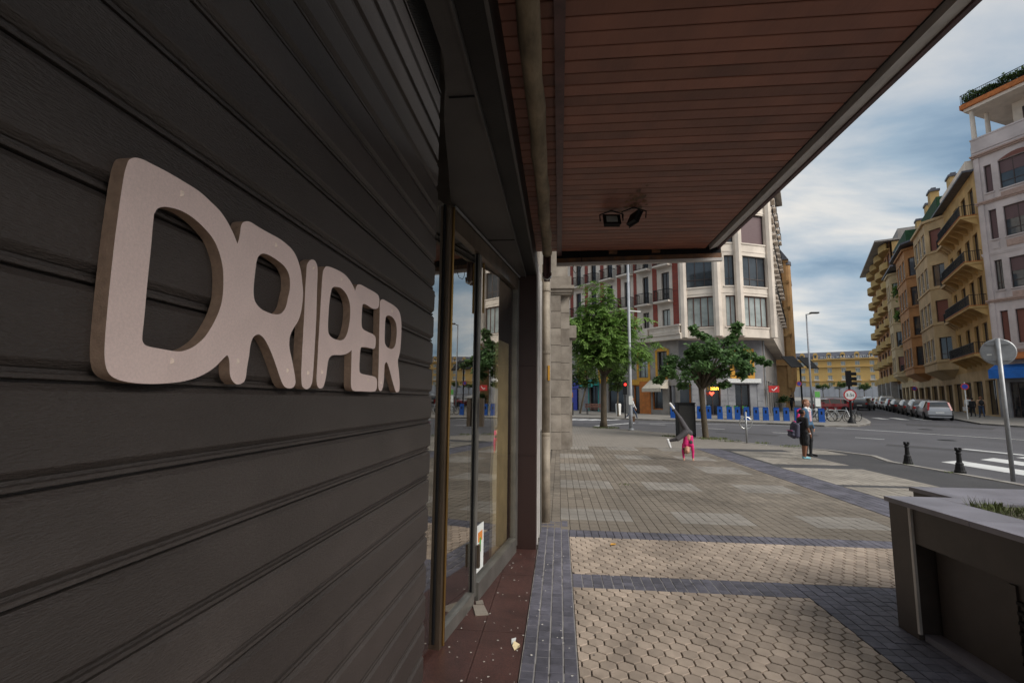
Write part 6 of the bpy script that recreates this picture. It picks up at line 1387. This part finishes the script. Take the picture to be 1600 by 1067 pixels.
def hairmesh(parent, H, m, drop=0.0, face=True):
    mb = MB(); mb.ball((0, .010 * H, .946 * H), .060 * H, 12, 8, sq=(1, 1.02, .92))
    if drop: capsule(mb, (0, .03 * H, .93 * H), (0, .045 * H, (.93 - drop) * H), .052 * H, .03 * H)
    o = mb.build('hair', m, parent, None, True)
    # trim the face opening
    bm = bmesh.new(); bm.from_mesh(o.data); bmesh.ops.delete(bm, geom=[v for v in bm.verts if v.co.y < -.012 * H and v.co.z < .958 * H or (v.co.z < .905 * H and v.co.y < .02 * H)], context='VERTS'); bm.to_mesh(o.data); bm.free()
    if face:
        mb = MB()
        for s in (-1, 1): mb.ball((s * .020 * H, -.049 * H, .932 * H), .006 * H, 8, 5)
        mb.box(-.016 * H, .016 * H, -.056 * H, -.050 * H, .896 * H, .900 * H); mb.build('eyes_and_mouth', SK['hairk'], parent)
# the boy
bx, by = 7.2, 15.23
t = thing('person', 'child in black T-shirt, black shorts and light blue shoes waiting at the kerb', 'person', (bx, by, 0), math.radians(98))
body(standing(1.46, 'skin2', 'black', 'black', 'cyan', .10, False, True), .010, 'body', t)
hairmesh(t, 1.46, SK['hairk'])
mb = MB()
for s in (-1, 1): capsule(mb, (s * .076, -.005, .66), (s * .080, -.018, .46), .088, .082)
mb.build('shorts', SK['black'], t, None, True)
mb = MB(); mb.lathe([(.03, 0), (.034, .015), (.03, .03)], 12, T(-.228, -.035, .74)); mb.build('wristband', SK['white'], t)
# the adult
t = thing('person', 'adult in denim jacket with pale collar standing behind the child', 'person', (7.72, 16.05, 0), math.radians(38))
ca = standing(1.76, 'skin', 'denim', 'black', 'black', .06, True, False)
ca += [((0, -.085, 1.10), (0, -.085, 1.36), .05, .045, 'stripe'), ((-.10, -.01, 1.47), (.10, -.01, 1.47), .045, .045, 'white'), ((-.08, -.075, 1.40), (-.05, -.085, 1.44), .03, .03, 'white'), ((.08, -.075, 1.40), (.05, -.085, 1.44), .03, .03, 'white'), ((-.11, 0, .98), (.11, 0, .98), .115, .115, 'denim')]
body(ca, .011, 'body', t); hairmesh(t, 1.76, SK['hairr'])
# bags
t = thing('backpack', 'grey and purple backpack on the back of the child', 'backpack', (bx - .235, by - .02, .62), math.radians(98))
M['bag'] = mat('grey_purple_nylon', (0.085, 0.085, 0.125), .7, c2=(.05, .045, .08), scale=9); M['bagp'] = mat('pink_trim', (.55, .05, .22), .7)
body([((-.12, .03, .06), (-.11, .0, .36), .075, .07, 'bagk'), ((0, .05, .05), (0, .02, .40), .085, .08, 'bagk'), ((.12, .03, .06), (.11, .0, .36), .075, .07, 'bagk'), ((-.08, .13, .08), (.08, .13, .08), .06, .06, 'bagk'), ((-.08, .13, .17), (.08, .13, .17), .055, .055, 'bagk'), ((-.05, .02, .47), (.05, .02, .47), .02, .02, 'pink')], .012, 'bag', t)
mb = MB(); mb.box(-.13, .13, .165, .185, .20, .212); mb.build('zip', M['bagp'], t)
for sx in (-.1, .1): mb = MB(); mb.tube([(sx, -.05, .42), (sx, -.2, .48), (sx, -.26, .36)], .018, 6); mb.build('strap', M['bag'], t)
t = thing('shoulder_bag', 'denim blue and pink bundle on the shoulder of the adult', 'bag', (7.5, 16.0, 1.05), .3)
body([((-.05, 0, -.05), (-.03, 0, .32), .10, .08, 'denim'), ((.06, 0, -.05), (.04, 0, .30), .10, .08, 'denim'), ((-.10, -.03, .33), (-.02, -.04, .38), .04, .04, 'pink'), ((-.14, -.05, .12), (-.11, -.06, .22), .035, .03, 'pink'), ((-.08, -.09, -.12), (-.02, -.1, -.06), .035, .03, 'pink')], .014, 'bag', t)
# the girl turning a cartwheel
t = thing('person', 'girl in magenta top and grey leggings doing a cartwheel on the plaza', 'person', (3.62, 14.27, 0), -.1)
g = []
for s, sx in ((-1, -.125), (1, .125)):
    g.append(((sx, 0, .075), (sx * 1.06, .01, .24), .030, .038, 'pink')); g.append(((sx * 1.06, .01, .24), (sx * .9, .0, .42), .040, .052, 'pink'))
    hand(g, (sx, 0.0, .062), (0, -.75, -.62), .8, 'skin')
g += [((-.10, 0, .43), (.10, 0, .43), .06, .06, 'pink'), ((-.055, 0, .46), (-.03, 0, .64), .088, .080, 'pink'), ((.065, 0, .46), (.075, 0, .64), .088, .080, 'pink'), ((.02, 0, .62), (.02, 0, .72), .092, .09, 'skin'), ((-.03, 0, .62), (.07, 0, .62), .08, .08, 'pink'),
      ((-.06, 0, .78), (.05, 0, .76), .098, .095, 'grey'), ((.0, 0, .80), (-.19, .06, 1.17), .098, .070, 'grey'), ((-.19, .06, 1.17), (-.34, .10, 1.42), .064, .042, 'grey'), ((-.345, .10, 1.43), (-.37, .11, 1.47), .032, .032, 'skin'), ((-.35, .10, 1.45), (-.44, .07, 1.58), .044, .036, 'white'),
      ((-.05, -.02, .77), (-.285, -.07, .595), .096, .070, 'grey'), ((-.285, -.07, .595), (-.48, -.04, .54), .064, .042, 'grey'), ((-.49, -.04, .54), (-.535, -.035, .53), .032, .032, 'skin'), ((-.545, -.03, .55), (-.49, -.09, .36), .046, .036, 'white'),
      ((0.0, .01, .40), (-.02, -.03, .34), .04, .04, 'skin'), ((-.03, -.04, .32), (-.04, -.06, .26), .074, .080, 'skin'), ((-.04, -.14, .29), (-.04, -.145, .28), .012, .012, 'skin')]
body(g, .009, 'body', t)
mb = MB(); mb.ball((-.045, -.035, .265), .082, 12, 8, sq=(1, 1, .85)); capsule(mb, (-.06, -.02, .25), (-.11, .03, .20), .05, .03); capsule(mb, (-.09, .0, .27), (-.12, -.03, .33), .04, .03); mb.build('hair', SK['hairb'], t, None, True)
mb = MB(); mb.ball((.075, -.075, .51), .05, 10, 6, sq=(1, .35, 1.1)); mb.build('shirt_print', SK['grey'], t, None, True)
# passers-by
def far_person(label, x, y, rz, H, top, legs, hair, stride, skin='skin', dz=0.0, shoes='black'):
    t = thing('person', label, 'person', (x, y, G(x, y) + dz), rz); body(standing(H, skin, top, legs, shoes, stride, True, False, False), .018, 'body', t); hairmesh(t, H, SK[hair]); return t
ur = math.pi - math.atan2(ub.x, ub.y)
far_person('passer-by with white sleeves and dark vest beside the no parking post', 37.6, 48.6, ur, 1.78, 'white', 'black', 'hairb', .5)
far_person('passer-by dressed all in black between two other walkers', 36.9, 47.3, ur + .2, 1.66, 'black', 'black', 'hairk', .4)
far_person('passer-by in tan top and jeans wearing a black backpack', 36.5, 45.9, ur, 1.80, 'tan', 'jeans', 'hairr', .5)
far_person('walker in white shirt and dark trousers behind the lamp pole', 5.45, 37.0, math.radians(88), 1.66, 'white', 'jeans', 'hairk', 1.1, dz=-.10, shoes='white')
far_person('dark dressed walker by the sandstone building corner', 25.6, 56.4, 2.4, 1.75, 'black', 'black', 'hairk', .5)
t = thing('backpack', 'black backpack on the walker in tan top', 'backpack', (36.5 - .1, 45.9 - .2, G(0, 45.9) + 1.15), ur)
mb = MB(); mb.ball((0, .0, .12), .21, 12, 8, sq=(.85, .6, 1.2)); mb.build('bag', SK['black'], t, None, True)
t = thing('carrier_bag', 'white carrier bag held by walker near the silver car', 'bag', (37.2, 48.5, G(0, 48.5) + .45), 0)
mb = MB(); mb.prism([(-.16, -.07), (.16, -.07), (.16, .07), (-.16, .07)], 0, .38); mb.build('bag', SK['white'], t)
